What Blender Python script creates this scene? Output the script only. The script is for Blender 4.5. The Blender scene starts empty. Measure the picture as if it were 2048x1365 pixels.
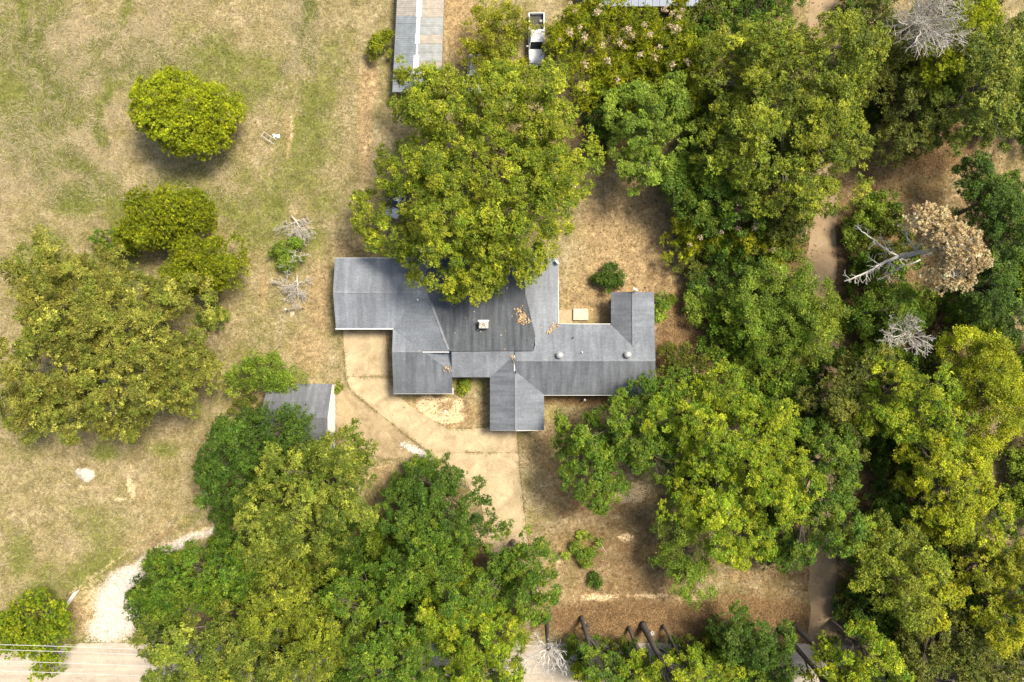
import bpy, bmesh, math, random
import numpy as np
from mathutils import Vector, Matrix

random.seed(7)
RNG = np.random.default_rng(11)
R = math.radians
SC = bpy.context.scene
COL = SC.collection

# ------------------------------------------------------------------ camera, world, sun, exposure
CAM_H = 81.92          # drone height; 24 mm equivalent lens looking straight down
PX = 0.06              # metres per photograph pixel on the ground
cam_d = bpy.data.cameras.new('camera')
cam_d.lens = 24.0; cam_d.sensor_width = 36.0; cam_d.sensor_fit = 'HORIZONTAL'
cam_d.clip_start = 0.5; cam_d.clip_end = 3000
cam = bpy.data.objects.new('camera', cam_d); COL.objects.link(cam)
cam.location = (0, 0, CAM_H); cam.rotation_euler = (0, 0, 0)
SC.camera = cam

SUN_EL, SUN_AZ = 60.0, 58.0      # azimuth from picture-up (+Y) towards picture-right (+X)
world = bpy.data.worlds.new('World'); SC.world = world; world.use_nodes = True
wn = world.node_tree.nodes; wl = world.node_tree.links
bg = wn['Background']; sky = wn.new('ShaderNodeTexSky'); sky.sky_type = 'NISHITA'; sky.sun_disc = False
sky.sun_elevation = R(SUN_EL); sky.sun_rotation = R(SUN_AZ); sky.air_density = 1.2; sky.dust_density = 4.0
wl.new(sky.outputs[0], bg.inputs[0]); bg.inputs[1].default_value = 0.115
sd = bpy.data.lights.new('sun', 'SUN'); sd.energy = 4.2; sd.angle = R(17.0); sd.color = (1.0, 0.91, 0.76)
sun = bpy.data.objects.new('sun', sd); COL.objects.link(sun); sun.location = (60, 60, 90)
sdir = Vector((math.sin(R(SUN_AZ))*math.cos(R(SUN_EL)), math.cos(R(SUN_AZ))*math.cos(R(SUN_EL)), math.sin(R(SUN_EL))))
sun.rotation_euler = sdir.to_track_quat('Z', 'Y').to_euler()
SC.view_settings.view_transform = 'Standard'; SC.view_settings.look = 'None'
SC.view_settings.gamma = 1.0; SC.view_settings.exposure = 0.55; SC.view_settings.use_curve_mapping = False
SC.render.engine = 'CYCLES'
SC.cycles.max_bounces = 6; SC.cycles.diffuse_bounces = 3; SC.cycles.transmission_bounces = 3; SC.cycles.glossy_bounces = 2
SC.render.resolution_x = 1024; SC.render.resolution_y = 682

def P(px, py, z=0.0):
    k = PX * (CAM_H - z) / CAM_H
    return Vector(((px - 1024) * k, (682.5 - py) * k, z))

# ------------------------------------------------------------------ numpy value noise
def vnoise(x, y, scale, seed):
    r = np.random.default_rng(seed).random((257, 257))
    u = np.asarray(x) / scale + 1000.0; v = np.asarray(y) / scale + 1000.0
    iu = np.floor(u).astype(int); iv = np.floor(v).astype(int)
    fu = u - iu; fv = v - iv
    fu = fu * fu * (3 - 2 * fu); fv = fv * fv * (3 - 2 * fv)
    a = r[iu % 256, iv % 256]; b = r[(iu + 1) % 256, iv % 256]
    c = r[iu % 256, (iv + 1) % 256]; d = r[(iu + 1) % 256, (iv + 1) % 256]
    return (a * (1 - fu) + b * fu) * (1 - fv) + (c * (1 - fu) + d * fu) * fv
def fbm(x, y, scale, seed, n=3):
    t = 0; amp = 1; s = 0
    for i in range(n):
        t = t + amp * vnoise(x, y, scale / 2**i, seed + i); s += amp; amp *= 0.55
    return t / s
def inpoly(x, y, poly):
    ins = np.zeros(np.shape(x), bool); n = len(poly); j = n - 1
    for i in range(n):
        xi, yi = poly[i]; xj, yj = poly[j]
        c = ((yi > y) != (yj > y)) & (x < (xj - xi) * (y - yi) / (yj - yi + 1e-12) + xi)
        ins ^= c; j = i
    return ins

# ------------------------------------------------------------------ materials
def nodemat(name):
    m = bpy.data.materials.new(name); m.use_nodes = True
    nt = m.node_tree; return m, nt, nt.nodes, nt.links, nt.nodes['Principled BSDF']
def noise_node(nt, scale, detail=3, rough=0.6, vec=None, dist=0.0):
    n = nt.nodes.new('ShaderNodeTexNoise'); n.inputs['Scale'].default_value = scale
    n.inputs['Detail'].default_value = detail; n.inputs['Roughness'].default_value = rough
    n.inputs['Distortion'].default_value = dist
    if vec is not None: nt.links.new(vec, n.inputs['Vector'])
    return n.outputs['Fac']
def math_node(nt, op, a, b=None, c=None, clamp=False):
    n = nt.nodes.new('ShaderNodeMath'); n.operation = op; n.use_clamp = clamp
    for i, v in enumerate((a, b, c)):
        if v is None: continue
        if isinstance(v, (int, float)): n.inputs[i].default_value = v
        else: nt.links.new(v, n.inputs[i])
    return n.outputs[0]
def mapr(nt, v, a, b, c, d):
    n = nt.nodes.new('ShaderNodeMapRange'); n.clamp = True
    nt.links.new(v, n.inputs[0])
    for i, k in enumerate((a, b, c, d)): n.inputs[i + 1].default_value = k
    return n.outputs[0]
def mixc(nt, f, a, b, mode='MIX'):
    n = nt.nodes.new('ShaderNodeMix'); n.data_type = 'RGBA'; n.blend_type = mode
    for sock, v in ((n.inputs[0], f), (n.inputs[6], a), (n.inputs[7], b)):
        if isinstance(v, (int, float)): sock.default_value = v
        elif isinstance(v, tuple): sock.default_value = v if len(v) == 4 else (*v, 1)
        else: nt.links.new(v, sock)
    return n.outputs[2]
def coords(nt, kind='Object', scale=(1, 1, 1)):
    t = nt.nodes.new('ShaderNodeTexCoord'); mp = nt.nodes.new('ShaderNodeMapping')
    mp.inputs['Scale'].default_value = scale
    nt.links.new(t.outputs[kind], mp.inputs[0]); return mp.outputs[0]
def bump(nt, h, bsdf, strength=0.5, dist=0.03):
    b = nt.nodes.new('ShaderNodeBump'); b.inputs['Strength'].default_value = strength; b.inputs['Distance'].default_value = dist
    nt.links.new(h, b.inputs['Height']); nt.links.new(b.outputs[0], bsdf.inputs['Normal'])

def simple(name, col, rough=0.6, var=0.25, scale=4.0, metal=0.0, bumps=0.0, spec=0.4):
    m, nt, n, l, b = nodemat(name)
    v = coords(nt)
    f = noise_node(nt, scale, 5, 0.65, v)
    k = mapr(nt, f, 0.25, 0.75, 1 - var, 1 + var)
    mc = nt.nodes.new('ShaderNodeVectorMath'); mc.operation = 'SCALE'; mc.inputs[0].default_value = col
    l.new(k, mc.inputs['Scale']); l.new(mc.outputs[0], b.inputs['Base Color'])
    b.inputs['Roughness'].default_value = rough; b.inputs['Metallic'].default_value = metal
    b.inputs['Specular IOR Level'].default_value = spec
    if bumps: bump(nt, f, b, bumps)
    return m

def roof_mat(name, col, streak='y', var=0.3, dark=0.55):
    m, nt, n, l, b = nodemat(name)
    v = coords(nt)
    vs = coords(nt, 'Object', (1.6, 0.16, 0.5) if streak == 'y' else (0.16, 1.6, 0.5))
    st = mapr(nt, noise_node(nt, 1.0, 4, 0.6, vs), 0.38, 0.68, dark, 1.12)
    patch = mapr(nt, noise_node(nt, 0.25, 3, 0.6, v), 0.3, 0.7, 0.82, 1.15)
    fine = mapr(nt, noise_node(nt, 9.0, 3, 0.8, v), 0.25, 0.75, 1 - var, 1 + var)
    br = n.new('ShaderNodeTexBrick'); br.offset = 0.5
    br.inputs['Scale'].default_value = 1.0; br.inputs['Brick Width'].default_value = 0.33; br.inputs['Row Height'].default_value = 0.16
    br.inputs['Mortar Size'].default_value = 0.012; br.inputs['Color1'].default_value = (1, 1, 1, 1); br.inputs['Color2'].default_value = (0.72, 0.72, 0.72, 1); br.inputs['Mortar'].default_value = (0.55, 0.55, 0.55, 1)
    if streak == 'y': l.new(v, br.inputs['Vector'])
    else:
        mp = n.new('ShaderNodeMapping'); mp.inputs['Rotation'].default_value = (0, 0, R(90)); l.new(v, mp.inputs[0]); l.new(mp.outputs[0], br.inputs['Vector'])
    k = math_node(nt, 'MULTIPLY', math_node(nt, 'MULTIPLY', st, patch), fine)
    mc = n.new('ShaderNodeVectorMath'); mc.operation = 'SCALE'; mc.inputs[0].default_value = col; l.new(k, mc.inputs['Scale'])
    c = mixc(nt, 0.6, mc.outputs[0], br.outputs['Color'], 'MULTIPLY')
    l.new(c, b.inputs['Base Color']); b.inputs['Roughness'].default_value = 0.85; b.inputs['Specular IOR Level'].default_value = 0.3
    bump(nt, math_node(nt, 'ADD', fine, br.outputs['Fac']), b, 0.35, 0.02)
    return m

def leaf_mat(name, trans=0.3, rough=0.5):
    m, nt, n, l, b = nodemat(name)
    a = n.new('ShaderNodeAttribute'); a.attribute_name = 'Col'
    b.inputs['Roughness'].default_value = rough; b.inputs['Specular IOR Level'].default_value = 0.25
    l.new(a.outputs['Color'], b.inputs['Base Color'])
    t = n.new('ShaderNodeBsdfTranslucent')
    tc = mixc(nt, 1.0, a.outputs['Color'], (1.25, 1.15, 0.55), 'MULTIPLY'); l.new(tc, t.inputs[0])
    mx = n.new('ShaderNodeMixShader'); mx.inputs[0].default_value = trans
    l.new(b.outputs[0], mx.inputs[1]); l.new(t.outputs[0], mx.inputs[2])
    l.new(mx.outputs[0], n['Material Output'].inputs[0])
    return m

def ground_mat():
    m, nt, n, l, b = nodemat('ground')
    v = coords(nt)
    za = n.new('ShaderNodeAttribute'); za.attribute_name = 'zone_a'
    zb = n.new('ShaderNodeAttribute'); zb.attribute_name = 'zone_b'
    sa = n.new('ShaderNodeSeparateColor'); l.new(za.outputs['Color'], sa.inputs[0])
    sb = n.new('ShaderNodeSeparateColor'); l.new(zb.outputs['Color'], sb.inputs[0])
    big = noise_node(nt, 0.35, 4, 0.65, v); mid = noise_node(nt, 1.7, 5, 0.7, v, 0.6); fine = noise_node(nt, 7.0, 4, 0.8, v)
    mid2 = noise_node(nt, 0.9, 6, 0.72, coords(nt, 'Object', (1, 1, 7)), 1.2)
    nz = math_node(nt, 'ADD', math_node(nt, 'MULTIPLY', mid, 0.55), math_node(nt, 'MULTIPLY', fine, 0.45))
    nz2 = math_node(nt, 'ADD', math_node(nt, 'MULTIPLY', mid2, 0.6), math_node(nt, 'MULTIPLY', fine, 0.4))
    def mask(w, nn, gain=3.2):
        s = math_node(nt, 'ADD', w, math_node(nt, 'MULTIPLY', math_node(nt, 'SUBTRACT', nn, 0.5), 1.5))
        return math_node(nt, 'ADD', math_node(nt, 'MULTIPLY', math_node(nt, 'SUBTRACT', s, 0.5), gain), 0.5, None, True)
    base = mixc(nt, mapr(nt, mid, 0.35, 0.65, 0, 1), (0.29, 0.225, 0.108), (0.47, 0.385, 0.235))
    base = mixc(nt, mapr(nt, big, 0.38, 0.62, 0, 0.85), base, (0.235, 0.20, 0.075))
    g = mixc(nt, mapr(nt, mid2, 0.3, 0.7, 0, 1), (0.11, 0.135, 0.028), (0.235, 0.235, 0.06))
    c = mixc(nt, mask(sa.outputs[0], nz2), base, g)
    d = mixc(nt, mapr(nt, mid, 0.3, 0.7, 0, 1), (0.27, 0.185, 0.09), (0.47, 0.345, 0.18))
    c = mixc(nt, mask(sa.outputs[1], nz), c, d)
    li = mixc(nt, mapr(nt, fine, 0.35, 0.65, 0, 1), (0.105, 0.064, 0.031), (0.27, 0.172, 0.083))
    c = mixc(nt, mask(sa.outputs[2], nz2), c, li)
    mot = mapr(nt, noise_node(nt, 0.75, 6, 0.75, v, 0.7), 0.36, 0.64, 0.68, 1.22)
    mm = n.new('ShaderNodeVectorMath'); mm.operation = 'SCALE'; l.new(c, mm.inputs[0]); l.new(mot, mm.inputs['Scale']); c = mm.outputs[0]
    c = mixc(nt, mask(sb.outputs[0], nz, 4.0), c, (0.66, 0.50, 0.29))
    gcol = mixc(nt, mapr(nt, mid, 0.35, 0.65, 0, 1), (0.74, 0.68, 0.59), (0.50, 0.42, 0.32))
    c = mixc(nt, mask(sb.outputs[1], nz, 2.6), c, gcol)
    k = math_node(nt, 'MULTIPLY', mapr(nt, fine, 0.28, 0.72, 0.5, 1.5), mapr(nt, noise_node(nt, 3.0, 4, 0.7, v), 0.33, 0.67, 0.68, 1.3))
    mc = n.new('ShaderNodeVectorMath'); mc.operation = 'SCALE'; l.new(c, mc.inputs[0]); l.new(k, mc.inputs['Scale'])
    l.new(mc.outputs[0], b.inputs['Base Color']); b.inputs['Roughness'].default_value = 0.95; b.inputs['Specular IOR Level'].default_value = 0.05
    bump(nt, math_node(nt, 'ADD', fine, mid), b, 0.9, 0.12)
    return m

def concrete_mat(name, col, col2):
    m, nt, n, l, b = nodemat(name)
    v = coords(nt)
    a = noise_node(nt, 0.45, 5, 0.65, v, 0.8); f = noise_node(nt, 6.0, 5, 0.75, v)
    c = mixc(nt, mapr(nt, a, 0.35, 0.68, 0, 1), col, col2)
    st = mapr(nt, noise_node(nt, 0.8, 7, 0.75, v, 0.6), 0.5, 0.72, 0, 0.5)
    c = mixc(nt, st, c, (col[0]*0.55, col[1]*0.5, col[2]*0.45))
    vo = n.new('ShaderNodeTexVoronoi'); vo.feature = 'DISTANCE_TO_EDGE'; vo.inputs['Scale'].default_value = 0.17
    dn = n.new('ShaderNodeTexNoise'); dn.inputs['Scale'].default_value = 0.9; dn.inputs['Detail'].default_value = 4; l.new(v, dn.inputs['Vector'])
    va = n.new('ShaderNodeVectorMath'); va.operation = 'MULTIPLY_ADD'; va.inputs[1].default_value = (1.3, 1.3, 1.3)
    l.new(dn.outputs['Color'], va.inputs[0]); l.new(v, va.inputs[2]); l.new(va.outputs[0], vo.inputs['Vector'])
    crack = mapr(nt, vo.outputs['Distance'], 0.0, 0.004, 0.3, 0.0)
    c = mixc(nt, crack, c, (0.12, 0.09, 0.05))
    k = mapr(nt, f, 0.25, 0.75, 0.78, 1.2)
    mc = n.new('ShaderNodeVectorMath'); mc.operation = 'SCALE'; l.new(c, mc.inputs[0]); l.new(k, mc.inputs['Scale'])
    l.new(mc.outputs[0], b.inputs['Base Color']); b.inputs['Roughness'].default_value = 0.9; b.inputs['Specular IOR Level'].default_value = 0.2
    bump(nt, f, b, 0.4, 0.02)
    return m

M = {}
M['ground'] = ground_mat()
M['concrete'] = concrete_mat('concrete', (0.37, 0.285, 0.165), (0.55, 0.44, 0.27))
M['concrete_dirty'] = concrete_mat('concrete_dirty', (0.27, 0.20, 0.11), (0.46, 0.36, 0.21))
M['concrete_white'] = concrete_mat('concrete_white', (0.60, 0.55, 0.46), (0.48, 0.38, 0.25))
M['asphalt'] = concrete_mat('worn_asphalt', (0.42, 0.36, 0.28), (0.50, 0.42, 0.32))
def _wear(m):
    nt = m.node_tree; b = nt.nodes['Principled BSDF']; src = b.inputs['Base Color'].links[0].from_socket
    w = mapr(nt, noise_node(nt, 1.0, 5, 0.7, coords(nt, 'Object', (0.05, 1.1, 1))), 0.35, 0.65, 0.84, 1.14)
    mc = nt.nodes.new('ShaderNodeVectorMath'); mc.operation = 'SCALE'; nt.links.new(src, mc.inputs[0]); nt.links.new(w, mc.inputs['Scale']); nt.links.new(mc.outputs[0], b.inputs['Base Color'])
_wear(M['asphalt'])
M['lane'] = concrete_mat('dirt_lane', (0.37, 0.275, 0.165), (0.27, 0.19, 0.11))
M['gravel'] = concrete_mat('white_gravel', (0.80, 0.74, 0.66), (0.58, 0.47, 0.34))
M['sh_y'] = roof_mat('shingle_grey', (0.222, 0.242, 0.268), 'y', 0.32, 0.8)
M['sh_x'] = roof_mat('shingle_grey_side', (0.21, 0.23, 0.256), 'x', 0.32, 0.8)
M['sh_shade_stain'] = roof_mat('shingle_shaded_stained', (0.17, 0.185, 0.205), 'y', 0.3, 0.68)  # slopes turned from the sun: shade painted into the base colour, plus stain streaks
M['sh_shade_stain_x'] = roof_mat('shingle_shaded_stained_side', (0.175, 0.19, 0.21), 'x', 0.3, 0.72)  # same for left-facing slopes: unlit side painted darker, streaks a little stronger
M['sh_light'] = roof_mat('shingle_newer', (0.25, 0.268, 0.29), 'y', 0.3, 0.8)
M['sh_dark'] = roof_mat('rolled_roofing_dark', (0.118, 0.13, 0.143), 'y', 0.35, 0.55)
M['sh_shed'] = roof_mat('shingle_shed', (0.19, 0.20, 0.215), 'y', 0.3, 0.75)
M['white'] = simple('white_paint', (0.78, 0.77, 0.74), 0.5, 0.08)
M['brick'] = simple('brick_wall', (0.30, 0.17, 0.11), 0.85, 0.3, 6)
M['stone'] = simple('chimney_stone', (0.52, 0.47, 0.40), 0.9, 0.45, 5, bumps=0.6)
M['galv'] = simple('galvanised_metal', (0.62, 0.61, 0.57), 0.35, 0.15, 6, 0.6)
M['flue'] = simple('soot_black', (0.02, 0.02, 0.02), 0.9)
M['leaf'] = leaf_mat('leaf', 0.22)
M['needle'] = leaf_mat('needle', 0.22, 0.55)
M['grass'] = leaf_mat('grass_blade', 0.25, 0.8)
M['litter'] = leaf_mat('dry_leaf', 0.1, 0.9)
M['bark'] = simple('bark_grey_brown', (0.15, 0.12, 0.095), 0.95, 0.5, 5, bumps=0.8)
M['bark_dark'] = simple('bark_dark', (0.085, 0.075, 0.065), 0.95, 0.5, 5, bumps=0.8)
M['bark_pale'] = simple('bark_pale', (0.36, 0.32, 0.26), 0.95, 0.35, 4, bumps=0.6)
M['deadwood'] = simple('weathered_deadwood', (0.56, 0.52, 0.46), 0.9, 0.3, 3, bumps=0.5)
M['glass'] = simple('car_glass', (0.02, 0.025, 0.03), 0.08, 0.1, 2, 0.0, 0, 0.6)
M['carwhite'] = simple('car_paint_white', (0.74, 0.75, 0.77), 0.25, 0.05, 2, 0.0, 0, 0.6)
M['rubber'] = simple('rubber', (0.03, 0.03, 0.03), 0.9)
M['plastic_dark'] = simple('dark_plastic', (0.05, 0.05, 0.052), 0.7)
M['lens_red'] = simple('red_lens', (0.35, 0.02, 0.02), 0.3)
M['lens_clear'] = simple('clear_lens', (0.65, 0.66, 0.68), 0.2)
M['metal_blue'] = simple('metal_sheet_bluegrey', (0.27, 0.295, 0.31), 0.5, 0.3, 1.5, 0.2)
M['metal_green'] = simple('metal_sheet_greygreen', (0.215, 0.225, 0.22), 0.5, 0.3, 1.5, 0.2)
M['metal_tan'] = simple('fibreglass_sheet_tan', (0.31, 0.275, 0.22), 0.6, 0.3, 2)
M['metal_tan2'] = simple('metal_sheet_weathered_tan', (0.35, 0.32, 0.27), 0.6, 0.3, 2)
M['barnblue'] = simple('metal_roof_pale_blue', (0.36, 0.40, 0.47), 0.45, 0.15, 1.5, 0.2)
M['boards'] = simple('weathered_boards', (0.24, 0.20, 0.16), 0.9, 0.35, 3)
M['rock'] = simple('pale_limestone', (0.58, 0.50, 0.40), 0.95, 0.4, 2.2, bumps=1.0)
M['steel'] = simple('pale_tube_steel', (0.66, 0.65, 0.62), 0.4, 0.1, 5, 0.4)
M['pole'] = simple('pole_wood', (0.30, 0.25, 0.2), 0.9, 0.3, 4)
M['wire'] = simple('aluminium_wire', (0.75, 0.72, 0.66), 0.4, 0.05, 3, 0.3)
M['insul'] = simple('insulator_grey', (0.40, 0.41, 0.46), 0.3)

# ------------------------------------------------------------------ object helpers
def link(o, parent=None):
    COL.objects.link(o)
    if parent is not None: o.parent = parent
    return o
def tag(o, label, cat, group=None, kind=None):
    o['label'] = label; o['category'] = cat
    if group: o['group'] = group
    if kind: o['kind'] = kind
    return o
def thing(name, loc, label, cat, rz=0, group=None):
    o = bpy.data.objects.new(name, None); o.empty_display_size = 0.3
    link(o); o.location = loc; o.rotation_euler = (0, 0, rz)
    return tag(o, label, cat, group)
class MB:
    def __init__(s): s.v = []; s.f = []
    def quadbox(s, lo, hi):
        b = len(s.v); x0, y0, z0 = lo; x1, y1, z1 = hi
        s.v += [(x0,y0,z0),(x1,y0,z0),(x1,y1,z0),(x0,y1,z0),(x0,y0,z1),(x1,y0,z1),(x1,y1,z1),(x0,y1,z1)]
        s.f += [tuple(b+i for i in q) for q in ((3,2,1,0),(4,5,6,7),(0,1,5,4),(1,2,6,5),(2,3,7,6),(3,0,4,7))]
        return s
    def slab(s, top, th):
        n = len(top); b = len(s.v)
        s.v += [tuple(p) for p in top] + [(p[0], p[1], p[2]-th) for p in top]
        s.f.append(tuple(range(b, b+n))); s.f.append(tuple(range(b+2*n-1, b+n-1, -1)))
        for i in range(n):
            j = (i+1) % n; s.f.append((b+i, b+n+i, b+n+j, b+j))
        return s
    def tube(s, pts, rad, sides=5, cap=True):
        pts = [Vector(p) for p in pts]; rr = rad if isinstance(rad, (list, tuple)) else [rad]*len(pts)
        b = len(s.v); up = Vector((0.31, 0.2, 0.93))
        for i, p in enumerate(pts):
            d = (pts[min(i+1, len(pts)-1)] - pts[max(i-1, 0)])
            if d.length < 1e-6: d = Vector((0, 0, 1))
            d.normalize(); a = d.cross(up)
            if a.length < 1e-3: a = d.cross(Vector((1, 0, 0)))
            a.normalize(); c = d.cross(a)
            for k in range(sides):
                t = 2*math.pi*k/sides; q = p + a*(math.cos(t)*rr[i]) + c*(math.sin(t)*rr[i]); s.v.append(tuple(q))
        for i in range(len(pts)-1):
            for k in range(sides):
                k2 = (k+1) % sides; o = b + i*sides
                s.f.append((o+k, o+k2, o+sides+k2, o+sides+k))
        if cap:
            s.f.append(tuple(b+k for k in range(sides))); o = b+(len(pts)-1)*sides; s.f.append(tuple(o+k for k in range(sides-1, -1, -1)))
        return s
    def lathe(s, prof, n=14, c=(0, 0, 0)):
        b = len(s.v)
        for r, z in prof:
            for k in range(n):
                t = 2*math.pi*k/n; s.v.append((c[0]+r*math.cos(t), c[1]+r*math.sin(t), c[2]+z))
        for i in range(len(prof)-1):
            for k in range(n):
                k2 = (k+1) % n; s.f.append((b+i*n+k, b+i*n+k2, b+(i+1)*n+k2, b+(i+1)*n+k))
        s.f.append(tuple(b+k for k in range(n-1, -1, -1))); o = b+(len(prof)-1)*n; s.f.append(tuple(o+k for k in range(n)))
        return s
    def poly(s, pts):
        b = len(s.v); s.v += [tuple(p) for p in pts]; s.f.append(tuple(range(b, b+len(pts)))); return s
    def loft(s, secs):
        b = len(s.v); n = len(secs[0])
        for sec in secs: s.v += [tuple(p) for p in sec]
        for i in range(len(secs)-1):
            for k in range(n):
                k2 = (k+1) % n; s.f.append((b+i*n+k, b+i*n+k2, b+(i+1)*n+k2, b+(i+1)*n+k))
        s.f.append(tuple(b+k for k in range(n-1, -1, -1))); o = b+(len(secs)-1)*n; s.f.append(tuple(o+k for k in range(n)))
        return s
    def build(s, name, mat, parent=None, loc=None, smooth=False, bevel=0.0, rot=None):
        me = bpy.data.meshes.new(name); me.from_pydata(s.v, [], s.f); me.update()
        bm = bmesh.new(); bm.from_mesh(me); bmesh.ops.recalc_face_normals(bm, faces=bm.faces); bm.to_mesh(me); bm.free()
        me.materials.append(mat)
        if smooth: me.shade_smooth()
        o = bpy.data.objects.new(name, me); link(o, parent)
        if loc is not None: o.location = loc
        if rot is not None: o.rotation_euler = rot
        if bevel:
            md = o.modifiers.new('bevel', 'BEVEL'); md.width = bevel; md.segments = 2; md.limit_method = 'ANGLE'; md.angle_limit = R(35)
        return o
def structure(o, label=None):
    o['kind'] = 'structure'
    if label: o['label'] = label; 
    return o
def trimesh(name, V, C, mat, parent=None, k=3):
    """V (n,k,3) faces of k corners, C (n,3) colour per face"""
    n = len(V); me = bpy.data.meshes.new(name)
    me.vertices.add(n*k); me.vertices.foreach_set('co', np.ascontiguousarray(V, np.float32).ravel())
    me.loops.add(n*k); me.loops.foreach_set('vertex_index', np.arange(n*k, dtype=np.int32))
    me.polygons.add(n); me.polygons.foreach_set('loop_start', np.arange(0, n*k, k, dtype=np.int32))
    me.update(calc_edges=True)
    a = me.attributes.new('Col', 'FLOAT_COLOR', 'FACE')
    cc = np.ones((n, 4), np.float32); cc[:, :3] = C; a.data.foreach_set('color', cc.ravel())
    me.materials.append(mat)
    o = bpy.data.objects.new(name, me); link(o, parent); return o

# ------------------------------------------------------------------ outlines shared by ground cover and slabs (photo pixels on the ground)
DRIVE_UP = [(686,662),(770,662),(775,700),(778,753.6),(692,753.6)]
DRIVE_CURVE = [(692,754),(778,754),(783,768),(791,784),(804,799),(822,813),(845,827),(868,841),(884,852),(897,858),(925,859),(985,855),(1033,860),(1036,905),(895,905),(880,923),(800,860),(750,820),(712,790),(698,772)]
DRIVE_LEG = [(1036,905.5),(1040,960),(1052,1062),(1060,1110),(985,1110),(960,1000),(890,925),(896,905.5)]
DRIVE_APRON = [(668,772),(693,777),(711.5,791.5),(879,924),(830,917),(768,918),(730,905),(672,872)]
HOUSE_FOOT = [(664,515),(1118,515),(1118,648),(1220,648),(1220,583),(1311,583),(1311,792),(1090,792),(1090,862),(978,862),(978,756),(908,756),(908,790),(784,790),(784,660),(668,660)]
ALLDRIVE = [DRIVE_UP, DRIVE_CURVE, DRIVE_LEG, DRIVE_APRON]
GRAVEL = [(168,1284),(182,1252),(190,1218),(208,1188),(232,1162),(250,1146),(280,1140),(288,1165),(280,1205),(282,1245),(262,1284)]
ROAD_TOP = 1288
LANE = (1617, 1673)

BLOBS = { 'gravel': [(222,1212,32,50,.95),(243,1168,32,28,.95),(215,1258,40,26,.95),(262,1150,30,20,.95),(300,1119,48,15,.92,-35),(360,1088,55,11,.88,-28),(415,1066,40,9,.8,-20),(255,1220,30,50,1.0)],  # zone weights: (px, py, rx, ry, w[, angle])
 'green': [(70,90,18,60,.9,20),(90,130,24,40,.8,-30),(40,30,40,30,.55),(220,60,60,30,.5,40),(190,200,30,110,.55,25),(110,170,60,30,.5),(250,140,30,40,.6),(40,280,45,40,.65),(130,320,30,30,.75),
   (150,400,70,45,.85),(200,370,60,40,.7),(235,420,45,50,.8),(115,385,40,40,.6),(620,20,22,40,.85),(600,60,40,30,.6),(660,130,50,90,.6),(560,130,70,60,.35),(470,90,60,50,.35),(640,260,50,110,.65),(560,340,70,70,.5),(650,400,60,60,.6),(480,400,60,70,.45),
   (380,350,90,40,.6),(450,330,50,40,.5),(575,510,45,50,.8),(560,470,30,30,.6),(480,570,35,60,.5),(470,640,40,40,.4),(580,40,30,50,.4),(700,60,30,60,.45),(770,95,25,50,.6),
   (210,905,40,25,.8),(330,900,45,25,.7),(40,1110,40,60,.7),(70,1150,60,50,.5,30),(380,1040,40,15,.7,-30),(30,870,60,30,.4),(120,1010,70,40,.3),(330,960,40,40,.35),
   (925,770,22,16,.9),(960,768,10,12,.8),(1165,1105,45,38,.85),(1150,1080,20,20,.6),(1320,610,14,50,.7),(1105,830,14,22,.6),(655,590,14,60,.45),(1440,560,60,60,.5),(780,700,10,40,.3)],
 'dirt': [(1260,450,110,110,.9),(1250,560,120,90,.8),(1170,600,60,50,.7),(730,250,16,130,.85),(740,160,18,70,.8),(740,440,40,60,.6),(930,60,50,80,.8),(900,20,40,60,.7),(640,600,40,110,.6),(620,700,50,60,.6),(700,500,60,40,.6),(525,580,14,70,.6),(880,830,110,40,.75),(1060,760,30,50,.5),
   (740,690,60,60,.6),(1090,900,60,60,.6),(1110,880,30,60,.5),(1250,1195,170,30,.85),(1300,1180,120,40,.6),(1110,1110,40,50,.6),(770,950,40,30,.6),(960,1070,40,40,.7),(690,830,30,60,.7),
   (1390,650,50,60,.5),(1900,280,120,40,.5),(1560,1220,60,40,.55),(160,1230,50,60,.6),(250,1150,60,40,.6,-35),(280,985,25,40,.5),(210,975,40,30,.4),(1480,1150,40,20,.6),(1600,520,25,60,.6),(575,270,12,70,.6),(1250,990,60,40,.7),(330,1070,90,10,.6,-33),(300,1060,120,8,.5,-33)],
 'litter': [(1700,700,420,900,.62),(1900,300,260,300,.5),(1250,1100,210,190,.58),(1260,1240,220,45,.95),(1500,1250,200,70,.9),(1170,950,120,170,.58),(1380,640,70,110,.75),(1320,560,50,60,.5),(1180,800,110,14,.8),(1860,300,130,70,.8),(1620,1260,90,60,.8),(440,640,60,90,.35),(360,850,90,60,.35),(800,1150,200,150,.8),(560,1200,260,120,.6),(1300,520,80,60,.35),(1215,600,60,40,.4),(1330,700,30,120,.7),(230,440,60,50,.4),(860,800,60,14,.5),(930,830,30,50,.4),(1200,250,120,120,.6),(1000,300,180,160,.4),(1500,1250,160,60,.5)],
 'sand': [(855,815,22,26,1.0),(895,835,34,14,1.0),(915,812,12,18,.9),(882,800,22,8,.8),(1258,985,42,26,.75),(1252,1075,16,9,.95),(1195,1195,60,8,.7),(1300,1192,60,8,.6),(585,255,7,50,.55),(960,1065,14,26,.75),(975,1080,14,18,.6),(360,1085,70,9,.75,-28),(310,1105,40,12,.75,-32),(190,1200,40,60,.5),(225,1250,60,40,.7),(165,975,14,8,.6),(262,975,10,30,.7,-15),(240,1000,18,8,.6),(200,1150,14,14,.4),(690,800,14,30,.3),(610,455,25,10,.5),(730,300,8,60,.45),(745,180,8,40,.4),(1120,1120,8,18,.6),(1380,1200,40,10,.5),(205,1140,160,7,.45,-36),(250,1135,170,5,.35,-36)],
}
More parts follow.
